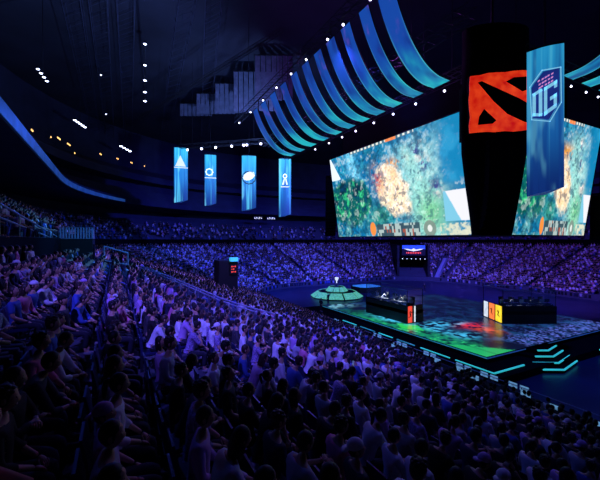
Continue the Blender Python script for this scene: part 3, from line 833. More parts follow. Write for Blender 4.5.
for i in range(6):
    mb = MB(); mb.ball((-2.6 + i * 1.05, -.1, 5.35), (.07, .07, .07)); mb.build('lamp', M['lens_s'], po)
sg = empty('tunnel_sign', 'wide blue sign with white wing shape and red band above the dark tunnel', 'sign', pc + Vector((0, 0, 6.3)), pa - PI / 2)
mb = MB(); mb.box((0, -.1, 1.2), (5.6, .2, 2.6), bev=.05); mb.build('casing', M['black'], sg)
mb = MB(); mb.box((0, -.22, 1.95), (5.4, .03, .9)); mb.build('blue_band', M['signb'], sg)
mb = MB(); mb.prism([(-2.3, .0), (-1.4, -.35), (-.5, -.5), (0, -.62), (.5, -.5), (1.4, -.35), (2.3, 0), (1.3, -.05), (.5, -.2), (0, .12), (-.5, -.2), (-1.3, -.05)], .22, .28, Matrix(((1, 0, 0, 0), (0, 0, -1, 0), (0, 1, 0, 1.55), (0, 0, 0, 1)))); mb.build('white_wings', M['signw'], sg)
mb = MB()
for i in range(9): mb.box((-1.6 + i * .4, -.24, .55), (.26, .03, .34 if i % 2 else .24)); mb.box((-1.6 + i * .4, -.26, .55), (.07, .04, .5))
mb.build('red_lettering', M['signr'], sg)
def stair_strip(a, s0, s1, label):
    e = empty('aisle_stairs', label, 'stairs', (X1 - RAD + (RAD + s0) * math.cos(a), Y1 - RAD + (RAD + s0) * math.sin(a), 0), a - PI / 2)
    mb = MB(); n = int((s1 - s0) / .45)
    for i in range(n):
        z = zfloor(s0 + i * .45) + (.15 if (i % 2) else .02)
        mb.box((0, i * .45 + .22, z / 2 + .1), (1.2, .45, z + .1))
    mb.build('steps', M['paint'], e)
    for sx in (-.65, .65):
        mb = MB(); mb.tube((sx, .3, zfloor(s0) + 1.0), (sx, s1 - s0, zfloor(s1) + 1.0), .04)
        for i in range(0, n, 4): z = zfloor(s0 + i * .45); mb.tube((sx, i * .45 + .3, z), (sx, i * .45 + .3, z + 1.0), .03, 6)
        mb.build('handrail', M['steel'], e)
stair_strip(pa - .36, .3, 15, 'pale lit aisle stairs climbing right of the dark tunnel')

# sign tower in the stand
tx, ty = 12.8, 45.0; tz = ground(tx, ty)
tw = empty('vomitory_tower', 'black entrance block with cyan top light and red screen on the far left stand', 'entrance block', (tx, ty, tz))
mb = MB(); mb.box((0, 0, 2.2), (2.4, 2.6, 4.4)); mb.build('block', M['black'], tw)
mb = MB(); mb.box((.7, -1.25, 4.55), (1.1, .5, .5), bev=.1); mb.build('cyan_light', M['signc'], tw)
mb = MB(); mb.box((.65, -1.34, 3.3), (1.0, .06, 1.3)); sc_ = mb.build('screen', M['black'], tw)
mb = MB()
for j in range(3):
    for i in range(3 - (j == 1)): mb.box((.42 + i * .22, -1.38, 3.65 - j * .34), (.15, .02, .1 if (i + j) % 2 else .18))
mb.build('red_lettering', M['signr'], sc_)
VO = tw

# ------------------------------------------------------------------ rails
def railing(label, pts, name, hs=(1.0, .55), base=None, glass=False, step=1.4, r=.025):
    e = empty(name, label, 'railing', (pts[0][0], pts[0][1], 0)); o = Vector((pts[0][0], pts[0][1], 0))
    P = []
    for a, b in zip(pts[:-1], pts[1:]):
        n = max(1, int(math.hypot(b[0] - a[0], b[1] - a[1]) / step))
        P += [(a[0] + (b[0] - a[0]) * i / n, a[1] + (b[1] - a[1]) * i / n) for i in range(n)]
    P.append(pts[-1][:2])
    zz = [base if base is not None else ground(x, y) for x, y in P]
    zl = zz
    if base is None:                    # straight rake between the ends of the run
        z0, z1 = zz[0], zz[-1]; n = len(P) - 1; zl = [max(z, z0 + (z1 - z0) * i / n) for i, z in enumerate(zz)]
        zl = [sum(zl[max(0, i - 2):i + 3]) / len(zl[max(0, i - 2):i + 3]) + .1 for i in range(len(zl))]
    for (x, y), z, w in zip(P, zz, zl):
        mb = MB(); mb.tube((x - o.x, y - o.y, z), (x - o.x, y - o.y, w + hs[0]), r * .9, 6); mb.build('post', M['steel'], e)
    for h in hs:
        mb = MB()
        for i in range(len(P) - 1): mb.tube((P[i][0] - o.x, P[i][1] - o.y, zl[i] + h), (P[i + 1][0] - o.x, P[i + 1][1] - o.y, zl[i + 1] + h), r, 6)
        mb.build('handrail', M['paint'], e)
    if glass:
        mb = MB()
        for i in range(len(P) - 1):
            a, b = P[i], P[i + 1]
            mb.add([(a[0] - o.x, a[1] - o.y, zl[i] + .1), (b[0] - o.x, b[1] - o.y, zl[i + 1] + .1), (b[0] - o.x, b[1] - o.y, zl[i + 1] + hs[0] - .06), (a[0] - o.x, a[1] - o.y, zl[i] + hs[0] - .06),
                    (a[0] - o.x + .012, a[1] - o.y, zl[i] + .1), (b[0] - o.x + .012, b[1] - o.y, zl[i + 1] + .1), (b[0] - o.x + .012, b[1] - o.y, zl[i + 1] + hs[0] - .06), (a[0] - o.x + .012, a[1] - o.y, zl[i] + hs[0] - .06)],
                   [(0, 1, 2, 3), (7, 6, 5, 4), (0, 4, 5, 1), (3, 2, 6, 7), (1, 5, 6, 2), (0, 3, 7, 4)])
        mb.build('glass_panel', M['glass'], e)
    return e
railing('long glass balustrade with twin pale rails running down through the crowd', RAIL, 'glass_balustrade', (1.15, .98), None, True, 1.3, .04)
railing('short pale guard rail further down the stand beyond the long balustrade', RAIL2, 'guard_rail', (1.0,), None, False, 1.4, .03)
WX = X0 - SU + .07  # on the wall behind the top walkway
gr = empty('guard_rail', 'twin bar guard rail sloping down along the wall top at the left edge', 'railing', (WX, 4.0, ZU + .1))
zb0 = CZ - ZU - .1
for pa_, pb_ in (((4, 1.46), (17.7, 1.46)), ((17.7, 1.46), (34, .2)), ((4, .9), (17.7, .9)), ((17.7, .9), (31, .12))):
    mb = MB(); mb.tube((0, pa_[0] - 4, pa_[1] + zb0), (0, pb_[0] - 4, pb_[1] + zb0), .045, 8); mb.build('handrail', M['paint'], gr)
for y_ in (4, 7.4, 10.8, 14.2, 17.7, 21, 24.5, 28, 31):
    mb = MB(); mb.tube((0, y_ - 4, 0), (0, y_ - 4, zb0 + (1.46 if y_ < 17.8 else 1.46 - (y_ - 17.7) * .0773)), .03, 6); mb.build('post', M['steel'], gr)
railing('low front rail along the bottom of the near stand', [(X0 - .05, 8), (X0 - .05, 52)], 'guard_rail', (.35,), ZB + .75, False, 2.0, .025)
ve = empty('stand_entrance', 'dark entrance block rising from the stand behind the pale glass barrier', 'entrance block', (-2.85, 36.6, ZW - .6))
mb = MB(); mb.box((0, 0, 1.35), (2.3, 4.0, 2.7)); mb.build('block', M['black'], ve)
mb = MB(); mb.box((1.18, 0, 1.2), (.06, 3.2, 2.1)); mb.build('dark_opening_sheet', M['drape'], ve)  # flat black sheet painted in for the shade inside the entrance
vf = empty('slatted_fence', 'pale blue slatted metal fence on top of the stand entrance at left', 'fence', (-2.85, 34.65, ZW + 2.1))
mb = MB()
for i in range(12): mb.box((-1.12 + i * .205, 0, .5), (.1, .03, .95))
for i in range(18): mb.box((1.13, .12 + i * .21, .5), (.03, .1, .95))
mb.build('slats', M['paint'], vf)
mb = MB(); mb.tube((-1.15, 0, 1.0), (1.13, 0, 1.0), .03); mb.tube((1.13, 0, 1.0), (1.13, 3.8, 1.0), .03); mb.tube((-1.15, 0, .04), (1.13, 0, .04), .03); mb.tube((1.13, 0, .04), (1.13, 3.8, .04), .03); mb.build('frame', M['steel'], vf)
bx_, by_ = .1, 33.6
VB_Z = ground(bx_, by_)
vb = empty('aisle_barrier', 'pale tubular glass barrier standing in the rows before the dark entrance block', 'barrier', (bx_, by_, VB_Z))
mb = MB()
for a, b in (((-.9, 0, 0), (-.9, 0, 2.4)), ((.9, 0, -.3), (.9, 0, 1.8)), ((-.9, 0, 2.4), (.9, 0, 1.8)), ((-.9, 0, 1.2), (.9, 0, .8)), ((.9, 0, 1.8), (.9, 2.2, 1.8)), ((.9, 2.2, -.3), (.9, 2.2, 1.8))): mb.tube(a, b, .04)
mb.build('frame', M['paint'], vb)
mb = MB(); mb.box((.9, 1.1, .9), (.015, 2.1, 1.6)); mb.build('glass_panel', M['glass'], vb)

# ------------------------------------------------------------------ hanging screens
def game_paint(asp):
    def f(S, T):
        x = S * asp; n = fbm(x * 5, T * 5); n2 = fbm(x * 14 + 5, T * 14, 4); n3 = fbm(x * 34, T * 34 + 8, 3); n4 = fbm(x * 9 + 40, T * 9 + 11, 4)
        C = np.tile(lin((16, 126, 172)), (len(S), 1))
        C = mixc(C, (8, 100, 150), sm(.4, .7, n) * .8)
        C = mixc(C, (60, 180, 200), sm(.5, .75, n2) * .5 * sm(.95, .6, S))
        # rocky shallows of the middle right
        w = np.exp(-(((S - .80) / .10) ** 2 + ((T - .55) / .35) ** 2)); C = mixc(C, (150, 205, 210), w * sm(.35, .6, n2) * .85)
        # pale path diagonal
        path = np.exp(-(((S - (.72 - .10 * (T - .6))) / .11) ** 2)) * sm(1.0, .75, T)
        C = mixc(C, (150, 212, 205), path * (.85 + .15 * n2))
        C = mixc(C, (110, 190, 130), np.exp(-(((S - .80) / .09) ** 2 + ((T - .22) / .18) ** 2)) * .85)
        # waterfall and left sky blue
        C = mixc(C, (120, 205, 235), np.exp(-(((S - .24 - .12 * (.8 - T)) / .05) ** 2)) * sm(.6, .75, T) * sm(.3, .6, n4))
        C = mixc(C, (15, 90, 120), np.exp(-(((S - .42) / .08) ** 2 + ((T - .85) / .16) ** 2)) * sm(.4, .55, n2) * .9)
        # trees
        tw_ = sm(1.15, .75, ((S - .17) / .22) ** 2 + ((T - .42) / .30) ** 2 + (n - .5) * .8)
        C = mixc(C, (8, 92, 88), tw_); C = mixc(C, (50, 185, 120), tw_ * sm(.52, .66, n2)); C = mixc(C, (4, 45, 60), tw_ * sm(.45, .3, n4))
        lw = sm(.3, .12, T) * sm(.42, .2, S); C = mixc(C, (90, 160, 165), lw * sm(.4, .6, n2) * .8); C = mixc(C, (15, 70, 80), lw * sm(.55, .4, n3) * .6)
        gr = np.exp(-(((S - .44) / .12) ** 2 + ((T - .22) / .14) ** 2)); C = mixc(C, (60, 150, 120), gr * .8); C = mixc(C, (10, 70, 70), gr * sm(.5, .35, n2) * .7)
        # sandy clearing
        d = ((S - (.56 + .16 * (.45 - T))) / .12) ** 2 + ((T - .47) / .27) ** 2 + (n2 - .5) * 1.1
        sw = sm(1.25, .55, d); C = mixc(C, (246, 222, 186), sw); C = mixc(C, (255, 240, 225), sw * sm(.55, .7, n3)); C = mixc(C, (235, 190, 130), sw * sm(.5, .35, n4) * .6)
        ow = np.exp(-(((S - .55) / .10) ** 2 + ((T - .74) / .055) ** 2)) * sm(.35, .5, n2); C = mixc(C, (232, 160, 70), ow)
        rw = np.exp(-(((S - .45) / .045) ** 2 + ((T - .60) / .13) ** 2)) * sm(.42, .58, n3 * .5 + n2 * .5); C = mixc(C, (190, 80, 75), rw * .9)
        C = mixc(C, (235, 240, 235), sm(.66, .74, n3) * sm(.5, .8, S * .5 + .5 * n) * .4)
        for cx, cy in ((.78, .66), (.84, .44), (.74, .80)):
            w = np.exp(-(((S - cx) / .03) ** 2 + ((T - cy) / .07) ** 2)); C = mixc(C, (60, 70, 130), w * sm(.45, .55, n3)); C = mixc(C, (235, 225, 215), w * sm(.55, .62, n2))
        tl = sm(.86, .9, S - .06 * np.abs(T - .7) + .04 * (n - .5)) * sm(.42, .5, T); C = mixc(C, (16, 124, 172), tl * .9); C = mixc(C, (50, 160, 205), tl * sm(.5, .7, n) * .5)
        sp = fbm(x * 60, T * 60 + 3, 2); big = fbm(x * 22 + 60, T * 22 + 3, 3); live = sm(.95, .75, S) 
        C = mixc(C, (225, 245, 240), sm(.60, .70, big) * .28 * live); C = mixc(C, (6, 60, 100), sm(.42, .32, big) * .6 * live); C = C * (1 + (sp[:, None] - .5) * .8 * live[:, None])
        # status bars of the game
        bar = (T > .965) & (S > .22) & (S < .74); C = mixc(C, (70, 110, 130), bar * 1.0)
        cell = (np.floor(S * 60) % 2 == 0); C = mixc(C, (238, 238, 225), (bar & cell & (T > .972)) * .85); C = mixc(C, (240, 130, 60), ((T > .965) & (S > .54) & (S < .62)) * .9)
        hud = (T < .135) & (S > .40) & (S < .72); C = mixc(C, (52, 74, 84), hud * .95)
        k = _H[(np.floor(S * 90).astype(int)) % 256, (np.floor(T * 28).astype(int)) % 256]; C = mixc(C, (190, 210, 205), (hud & (k > .55)) * .7); C = mixc(C, (170, 80, 50), (hud & (k < .1)) * .8)
        C = mixc(C, (245, 140, 50), sm(1, .6, ((S - .365) / .028) ** 2 + ((T - .085) / .085) ** 2) * .95)
        C = mixc(C, (120, 135, 125), sm(1, .8, ((S - .78) / .04) ** 2 + ((T - .07) / .08) ** 2) * .9); C = mixc(C, (225, 230, 225), sm(1, .8, ((S - .78) / .015) ** 2 + ((T - .07) / .035) ** 2) * .9)
        C = mixc(C, (225, 222, 190), ((T < .11) & (S > .84)) * sm(.3, .6, n3) * .8)
        # plain white and blue boards at both ends
        wl = (S < .012 + .088 * np.clip((1.0 - T) / .27, 0, 1)) & (T > .72); C = mixc(C, (222, 236, 244), wl * 1.0)
        pr_ = (S > .875) & (T < .39) & (T > .13); C = mixc(C, (120, 190, 215), pr_ * 1.0)
        C = mixc(C, (226, 226, 232), (pr_ & (S > .885 + .07 * np.clip((.39 - T) / .26, 0, 1))) * 1.0)
        return C
    return f
ZB_, ZT_ = CZ + .35, CZ + 9.3
hs = empty('hanging_screen_cluster', 'huge hanging black block carrying bright game screens over the stage', 'screen', (29, 24, ZB_))
O = Vector((29, 24, ZB_))
bot = [(23.7, 34.2), (23.7, 17.4), (26.2, 15.75), (36.2, 15.75), (36.2, 34.2)]; top = [(22.45, 34.4), (22.45, 17.0), (25.0, 14.45), (36.5, 14.45), (36.5, 34.4)]
mb = MB(); vs = [(x - O.x, y - O.y, 0) for x, y in bot] + [(x - O.x, y - O.y, ZT_ - ZB_ + .1) for x, y in top]
mb.add(vs, [(4, 3, 2, 1, 0), (5, 6, 7, 8, 9)] + [(i, (i + 1) % 5, 5 + (i + 1) % 5, 5 + i) for i in range(5)]); mb.build('housing', M['drape'], hs)
SM = attr_mat('game_screen_display', 1.25, .5)
def Lp(S, T):
    x = 23.3 - 1.3 * T; y = 34.3 - 17.4 * S + 0 * T; return np.stack([x - O.x, y - O.y, T * (ZT_ - ZB_)], -1)
def Rp(S, T):
    y = 15.4 - 1.3 * T; x = 25.5 + (-.6 + .6 * (1 - T)) * (1 - S) + 10.6 * S; return np.stack([x - O.x, y - O.y, T * (ZT_ - ZB_)], -1)
l_ = link('screen', grid_mesh('screen', 330, 170, Lp, game_paint(1.93), SM), hs); r_ = link('screen', grid_mesh('screen', 220, 170, Rp, game_paint(1.3), SM), hs)
mb = MB()
for P in (Lp, Rp):
    c = [Vector(P(np.array([a]), np.array([b]))[0]) for a, b in ((0, 0), (1, 0), (1, 1), (0, 1))]
    for i in range(4): mb.tube(c[i], c[(i + 1) % 4], .05, 6)
mb.build('screen_edge', M['black'], hs)
# corner drape between the two screens
mb = MB(); vs = []; n = 18
lv = [(-.05, 1.15), (.6, 1.3), (1.8, 1.5), (3.2, 1.75), (5.2, 2.05), (7.5, 2.15), (9.4, 2.1), (13, 2.1)]
for z, w in lv:
    t_ = min(1, z / 9); px, py = ray(492 + 3 * t_, 22.4)
    for i in range(n):
        a = 2 * PI * i / n; lx, ly = w * math.cos(a), .95 * math.sin(a)
        vs.append((px + lx * CC + ly * SS - O.x, py - lx * SS + ly * CC - O.y, z))
fs = [(j * n + i, j * n + (i + 1) % n, (j + 1) * n + (i + 1) % n, (j + 1) * n + i) for j in range(len(lv) - 1) for i in range(n)] + [tuple(range(n))[::-1], tuple(range((len(lv) - 1) * n, len(lv) * n))]
mb.add(vs, fs); mb.build('corner_drape', M['drape'], hs, True)
mb = MB(); mb.box((.6, 1.2, 11.2), (12.0, 17.5, 4.0)); mb.build('upper_housing', M['drape'], hs)
for x, y in ((-4, -4), (-4, 7), (5, -4), (5, 7)):
    mb = MB(); mb.tube((x, y, 13), (x, y, 36 - ZB_), .04, 6); mb.build('hanging_cable', M['dark'], hs)

def line_array(px, py, zt, n, rz, label, w=1.25, top=36):
    e = empty('line_array_speaker', label, 'speaker', (px, py, zt), rz)
    z = 0; y = 0; a = 0
    mb = MB(); mb.box((0, 0, .12), (w, .7, .1)); mb.tube((0, 0, .12), (0, 0, top - zt), .03, 6); mb.build('hanging_frame', M['drape'], e)
    for i in range(n):
        a = .5 * (i / (n - 1)) ** 2
        mb = MB(); mb.box((0, y, z - .19), (w, .66, .36), rx=-a, bev=.05); c = mb.build('cabinet', M['drape'], e)
        z -= .385 * math.cos(a); y += .385 * math.sin(a)
        if i >= n - 3:
            g = MB(); g.box((.2, y - .36, z + .2), (.16, .02, .02), rx=-a); g.build('marking', M['signp'], c)
px, py = ray(331, 41.5); line_array(px, py, CZ + 7.4, 18, -YAW, 'dark curved line array speaker at the far left end of the left screen')
px, py = ray(497, 21.0); line_array(px, py, CZ + 6.0, 14, -YAW, 'black line array speaker hanging at the corner between both screens', 1.2, CZ + 6.5)
px, py = ray(600, 30.5); line_array(px, py, CZ + 3.9, 10, -YAW - .6, 'black line array speaker right of the right screen', 1.3)

# red logo cube face
lx0, ly0 = 19.2, 14.15; lx1, ly1 = 22.0, 12.08
dv = Vector((lx1 - lx0, ly1 - ly0, 0)); Wd = dv.length; rz = math.atan2(dv.y, dv.x)
lg = empty('red_logo_sign', 'square glowing red logo sign with black slash shapes above the screen corner', 'sign', (lx0, ly0, CZ + 6.5), rz)
H_ = 3.62; F = Matrix(((1, 0, 0, 0), (0, 0, -1, 0), (0, 1, 0, 0), (0, 0, 0, 1)))   # (x, y) drawing -> facing local -Y
mb = MB(); mb.box((Wd / 2, 1.1, H_ / 2), (Wd - .1, 2.1, H_ - .1)); mb.build('cube', M['drape'], lg)
W_ = Wd
def edge_pts():
    rr = random.Random(5); P = []
    for (ax, ay), (bx, by) in (((.0, .0), (1, .03)), ((1, .03), (1.0, 1.0)), ((1, 1.0), (.02, .98)), ((.02, .98), (0, 0))):
        for i in range(7):
            t = i / 7; P.append(((ax + (bx - ax) * t + rr.uniform(-.018, .018)) * W_, (ay + (by - ay) * t + rr.uniform(-.018, .018)) * H_))
    return P
mb = MB(); mb.prism(edge_pts(), .02, .1, F); face = mb.build('red_face', M['red'], lg)
mb = MB()
for P in ([(.14, .85), (.20, .87), (.80, .55), (1.0, .42), (1.0, .12), (.88, .16), (.62, .30), (.40, .52)],
          [(.14, .14), (.16, .28), (.24, .40), (.44, .20), (.38, .15)],
          [(.60, .84), (.72, .90), (.92, .90), (.92, .68), (.86, .66)]):
    mb.prism([(a * W_, b * H_) for a, b in P], .1, .13, F)
mb.build('black_slashes', M['drape'], face)
mb = MB(); mb.tube((Wd / 2, 1.1, H_ - .1), (Wd / 2, 1.1, 36 - CZ - 6.5), .08); mb.build('hanger', M['dark'], lg)

rp = [n for n in M['red'].node_tree.nodes if n.type == 'VALTORGB'][0].color_ramp
rp.elements[0].color = (*lin((190, 16, 12)), 1); rp.elements[1].color = (*lin((232, 66, 26)), 1)
# ------------------------------------------------------------------ lit hanging banners
def banner_paint(seed):
    def f(S, T):
        n = fbm(S * 9 + seed, T * .8 + seed, 3); n2 = fbm(S * 3 + seed, T * 3, 3)
        C = np.tile(lin((30, 110, 190)), (len(S), 1))
        C = mixc(C, (45, 170, 225), sm(.5, 1.0, T) * .8 + 0 * T); C = mixc(C, (16, 42, 118), sm(.55, .0, T) * .95)
        C = mixc(C, (90, 205, 240), sm(.55, .75, n) * .5); C = mixc(C, (20, 60, 140), sm(.45, .3, n) * .5); C = mixc(C, (120, 220, 245), sm(.6, .8, n2) * .35)
        return C
    return f
BM = attr_mat('lit_banner_display', .75, .6)
BM2 = attr_mat('bright_banner_display', 1.6, .6)
def banner(d, u, w, zt, zb, seed, label, m, slant=.06):
    px, py = ray(u, d); rz = -YAW - math.atan((u - 300) / 350)
    e = empty('hanging_banner', label, 'banner', (px, py, CZ + zb), rz)
    H = zt - zb
    def P(S, T):
        x = (S - .5) * w; z = T * (H - 0) + (1 - T) * (S * w * slant * 4)
        return np.stack([x, -.10 * w * np.cos((S - .5) * PI), z], -1)
    link('banner_face', grid_mesh('banner_face', 40, 80, P, banner_paint(seed), m), e)
    mb = MB(); a = w / 2
    mb.add([(-a, .01, 0), (a, .01, w * slant * 4), (0, .75 * w, w * .1), (-a, .01, H), (a, .01, H), (0, .75 * w, H)], [(0, 2, 1), (3, 4, 5), (0, 3, 5, 2), (1, 2, 5, 4)])
    mb.build('banner_back', M['ribbon'], e)
    mb = MB(); mb.box((0, .3 * w, H + .06), (w * 1.02, .7 * w, .12)); mb.tube((0, .3 * w, H), (0, .3 * w, 36 - CZ - zb), .03, 6); mb.build('hanging_frame', M['dark'], e)
    return e, H
og, H = banner(18.5, 545, 1.62, 10.15, 2.35, 3, 'large glowing blue banner with OG letters beside the red logo', BM)
def dec(parent, name, polys, m, y=-.23, th=.02):
    mb = MB()
    for P in polys: mb.prism(P, -y, -y + th, F)
    return mb.build(name, m, parent)
def outline(P, t):
    """closed ring of bars round the polygon"""
    out = []
    n = len(P)
    for i in range(n):
        a = Vector(P[i]); b = Vector(P[(i + 1) % n]); d = (b - a).normalized(); nn = Vector((-d.y, d.x)) * t / 2; e = d * t / 2
        out.append([tuple(a - e - nn), tuple(b + e - nn), tuple(b + e + nn), tuple(a - e + nn)])
    return out
def zz(v): return (240 - v) * 18.3 / 350 - 2.35
def xx(u): return (u - 545) * 18.3 / 350 * .82
hexa = [(xx(a), zz(b)) for a, b in ((531, 85), (543, 71), (559, 71), (559, 104), (549, 120), (533, 116))]
f_ = dec(og, 'navy_shield', [hexa], M['ogf'], .235 - .0, .02) if False else dec(og, 'navy_shield', [hexa], M['ogf'], -.215)
dec(og, 'shield_outline', outline([(xx(a), zz(b)) for a, b in ((529.5, 84), (542, 69.5), (560.5, 70.5), (561, 105), (550, 122), (531.5, 117.5))], .045), M['ogl'], -.215)
O_ = outline([(xx(a), zz(b)) for a, b in ((534.0, 92.5), (540.5, 89.5), (540.5, 114), (534.0, 113))], .15)
G_ = [[(xx(a), zz(b)) for a, b in q] for q in (((544, 87.5), (557, 82), (557, 85.5), (544, 91)), ((544, 87.5), (547.2, 86.3), (547.2, 114.5), (544, 116)), ((544, 116), (556.5, 109), (556.5, 105), (544, 112)), ((553.6, 108.5), (556.7, 107), (556.7, 95), (553.6, 96.3)), ((550, 98), (556.7, 95), (556.7, 98.5), (550, 101.5)), ((554, 84), (557, 82), (557, 89), (554, 90)))]
dec(og, 'og_letters', O_ + G_, M['ogl'], -.24)
rr = random.Random(2); P = []
for i in range(5):
    for j in range(3): u, v = 538 + i * 3.2 + rr.uniform(-.5, .5), 88 - i * 1.1 - j * 3.6 ; P.append([(xx(u), zz(v)), (xx(u + 2.2), zz(v - .9)), (xx(u + 2.4), zz(v - 2.2)), (xx(u + .4), zz(v - 1.6))])
dec(og, 'pink_lettering', [p for p in P if p[0][0] < xx(555)], M['ogp'], -.24)
specs = [(58, 181, 13, 148, 203, 'far glowing blue banner with a white triangle mark, leftmost of four'), (57, 210.5, 11, 155, 206, 'slim far glowing blue banner with a ring mark, second from left'),
         (55, 249, 14, 156, 211, 'far glowing blue banner with a white oval mark, third from left'), (52, 285, 12, 159, 217, 'far glowing blue banner with a figure mark, nearest the canopy')]
for i, (d, u, wp, v1, v2, lab) in enumerate(specs):
    w = wp * d / 350; k_ = d / 350
    e, H = banner(d, u, w, (240 - v1) * k_, (240 - v2) * k_, 11 + i * 7, lab, BM2); e['group'] = 'far hanging banners'
    y = -.12 * w
    if i == 0: dec(e, 'emblem', [[(-.42 * w, .66 * H), (.35 * w, .66 * H), (-.05 * w, .86 * H)], [(-.5 * w, .63 * H), (.5 * w, .63 * H), (.5 * w, .645 * H), (-.5 * w, .645 * H)]], M['emb'], y)
    if i == 1: dec(e, 'emblem', outline([(.3 * w * math.cos(a * PI / 4) - .1 * w, .66 * H + .3 * w * math.sin(a * PI / 4)) for a in range(8)], .1 * w) + [[(-.5 * w, .54 * H), (.5 * w, .54 * H), (.5 * w, .555 * H), (-.5 * w, .555 * H)]], M['emb'], y)
    if i == 2: dec(e, 'emblem', [[(.42 * w * math.cos(a * PI / 6), .63 * H + .3 * w * math.sin(a * PI / 6) + .12 * w * math.cos(a * PI / 6)) for a in range(12)]], M['emb'], y); dec(e, 'emblem_ring', outline([(.47 * w * math.cos(a * PI / 6), .6 * H + .45 * w * math.sin(a * PI / 6)) for a in range(12)], .06 * w), M['black'], y)
    if i == 3: dec(e, 'emblem', outline([(.14 * w * math.cos(a * PI / 4), .7 * H + .16 * w * math.sin(a * PI / 4)) for a in range(8)], .08 * w) + [[(-.25 * w, .55 * H), (-.1 * w, .55 * H), (.0, .66 * H), (-.1 * w, .66 * H)], [(.1 * w, .55 * H), (.25 * w, .55 * H), (.1 * w, .66 * H), (0, .66 * H)], [(-.35 * w, .51 * H), (.35 * w, .51 * H), (.35 * w, .525 * H), (-.35 * w, .525 * H)]], M['emb'], y)

# ------------------------------------------------------------------ LED ribbon canopy
prof = [(14.9, 15.7), (15.45, 14.35), (16.15, 13.1), (16.95, 12.1), (17.85, 11.35), (18.9, 10.9), (20.05, 10.8)]
def prof_at(t):
    t = np.asarray(t) * (len(prof) - 1); i = np.clip(t.astype(int), 0, len(prof) - 2); f = t - i
    p = np.array(prof); p = np.vstack([2 * p[0] - p[1], p, 2 * p[-1] - p[-2]]); i = i + 1
    a, b, c, d = p[i - 1], p[i], p[i + 1], p[i + 2]; f = f[:, None]
    return .5 * ((2 * b) + (-a + c) * f + (2 * a - 5 * b + 4 * c - d) * f ** 2 + (-a + 3 * b - 3 * c + d) * f ** 3)
def ribbon_paint(seed):
    def f(S, T):
        n = fbm(S * 3 + seed, T * 1.5 + seed * 3); n2 = fbm(S * 12 + seed, T * 3); 
        C = np.tile(lin((24, 74, 170)), (len(S), 1))
        C = mixc(C, (28, 150, 185), sm(.35, .95, S) * .8); C = mixc(C, (40, 195, 200), sm(.5, .72, n) * sm(.3, .8, S) * .8)
        C = mixc(C, (20, 45, 130), sm(.5, .3, n) * .7); C = mixc(C, (110, 70, 190), sm(.62, .8, n2) * sm(.5, .1, S) * .5)
        C = mixc(C, (90, 215, 225), np.clip(np.maximum(sm(.06, 0, T), sm(.94, 1, T)), 0, 1) * .6 * sm(.1, .6, S))
        return C
    return f
RM = attr_mat('ribbon_display', .95, .5)
def ribbon(name, kind, a0, w, label, group, seed):
    """kind 'x': curve in X-Z, spans a0..a0+w along Y;  'y': curve in Y-Z, spans along X"""
    o0 = Vector((17, a0, CZ + 12)) if kind == 'x' else Vector((a0, 10, CZ + 12))
    e = empty(name, label, 'light ribbon', o0, 0, group)
    def P(S, T, off=0.0):
        q = prof_at(S)
        if kind == 'x': return np.stack([q[:, 0] + off - o0.x, a0 + T * w - o0.y, q[:, 1] + CZ - o0.z + off * .5], -1)
        return np.stack([a0 + T * w - o0.x, q[:, 0] - 7.8 + off - o0.y, q[:, 1] + CZ - o0.z + off * .5], -1)
    link('display', grid_mesh('display', 60, 12, P, ribbon_paint(seed), RM), e)
    mb = MB()
    S = np.linspace(0, 1, 14)
    for T in (0, 1):
        q = P(S, np.full(14, float(T)), .05)
        for i in range(13): mb.tube(q[i], q[i + 1], .035, 5)
    for s_ in (0., 1.):
        q = P(np.array([s_, s_]), np.array([0., 1.]), .05); mb.tube(q[0], q[1], .04, 5)
    mb.build('frame', M['black'], e)
    return e
ys = [16.2, 18.5, 20.6, 22.6, 24.6, 26.7, 28.9, 31.3, 33.9, 36.6, 39.2]
ws = [1.4, 1.0, 1.1, 1.15, 1.1, 1.15, 1.2, 1.25, 1.35, 1.3, 1.3]
for i, (y, w) in enumerate(zip(ys, ws)):
    ribbon('led_ribbon', 'x', y, w, f'curved blue glowing light ribbon, {ORD[i + 1]} from the right in the canopy left of the screens', 'canopy ribbons left of the screens', 5 + 13 * i)
for i in range(5):
    ribbon('led_ribbon', 'y', 26.0 + 2.4 * i, 1.3, f'curved blue light ribbon, {ORD[i + 1]} from the left in the canopy above the right screen', 'canopy ribbons above the right screen', 80 + 9 * i)
def truss(name, a, b, s, label, m='dark', cables=(.15, .85)):
    a = Vector(a); b = Vector(b); d = b - a; L = d.length
    e = empty(name, label, 'truss', a); q = d.to_track_quat('X', 'Z').to_matrix().to_4x4()
    mb = MB(); c = [(sy * s / 2, sz * s / 2) for sy in (-1, 1) for sz in (-1, 1)]
    for y, z in c: mb.tube(q @ Vector((0, y, z)), q @ Vector((L, y, z)), .03, 6)
    mb.build('chord', M[m], e)
    mb = MB(); n = int(L / s / 1.2)
    for i in range(n):
        x0, x1 = L * i / n, L * (i + 1) / n
        for (y0, z0), (y1, z1) in ((c[0], c[1]), (c[2], c[3]), (c[0], c[2]), (c[1], c[3])):
            mb.tube(q @ Vector((x0, y0, z0)), q @ Vector((x1, y1, z1)), .018, 5)
    mb.build('brace', M[m], e)
    mb = MB()
    for t in cables:
        p = d * t; mb.tube(p + Vector((0, 0, s / 2)), Vector((p.x, p.y, 36 - a.z)), .02, 5)
    mb.build('hanging_cable', M[m], e)
    return e
truss('lighting_truss', (14.0, 14, CZ + 15.5), (14.0, 44, CZ + 15.5), .7, 'outer lighting truss over the top ends of the blue ribbons')
truss('lighting_truss', (21.0, 15, CZ + 11.5), (21.0, 44, CZ + 11.5), .6, 'inner lighting truss above the left screen')
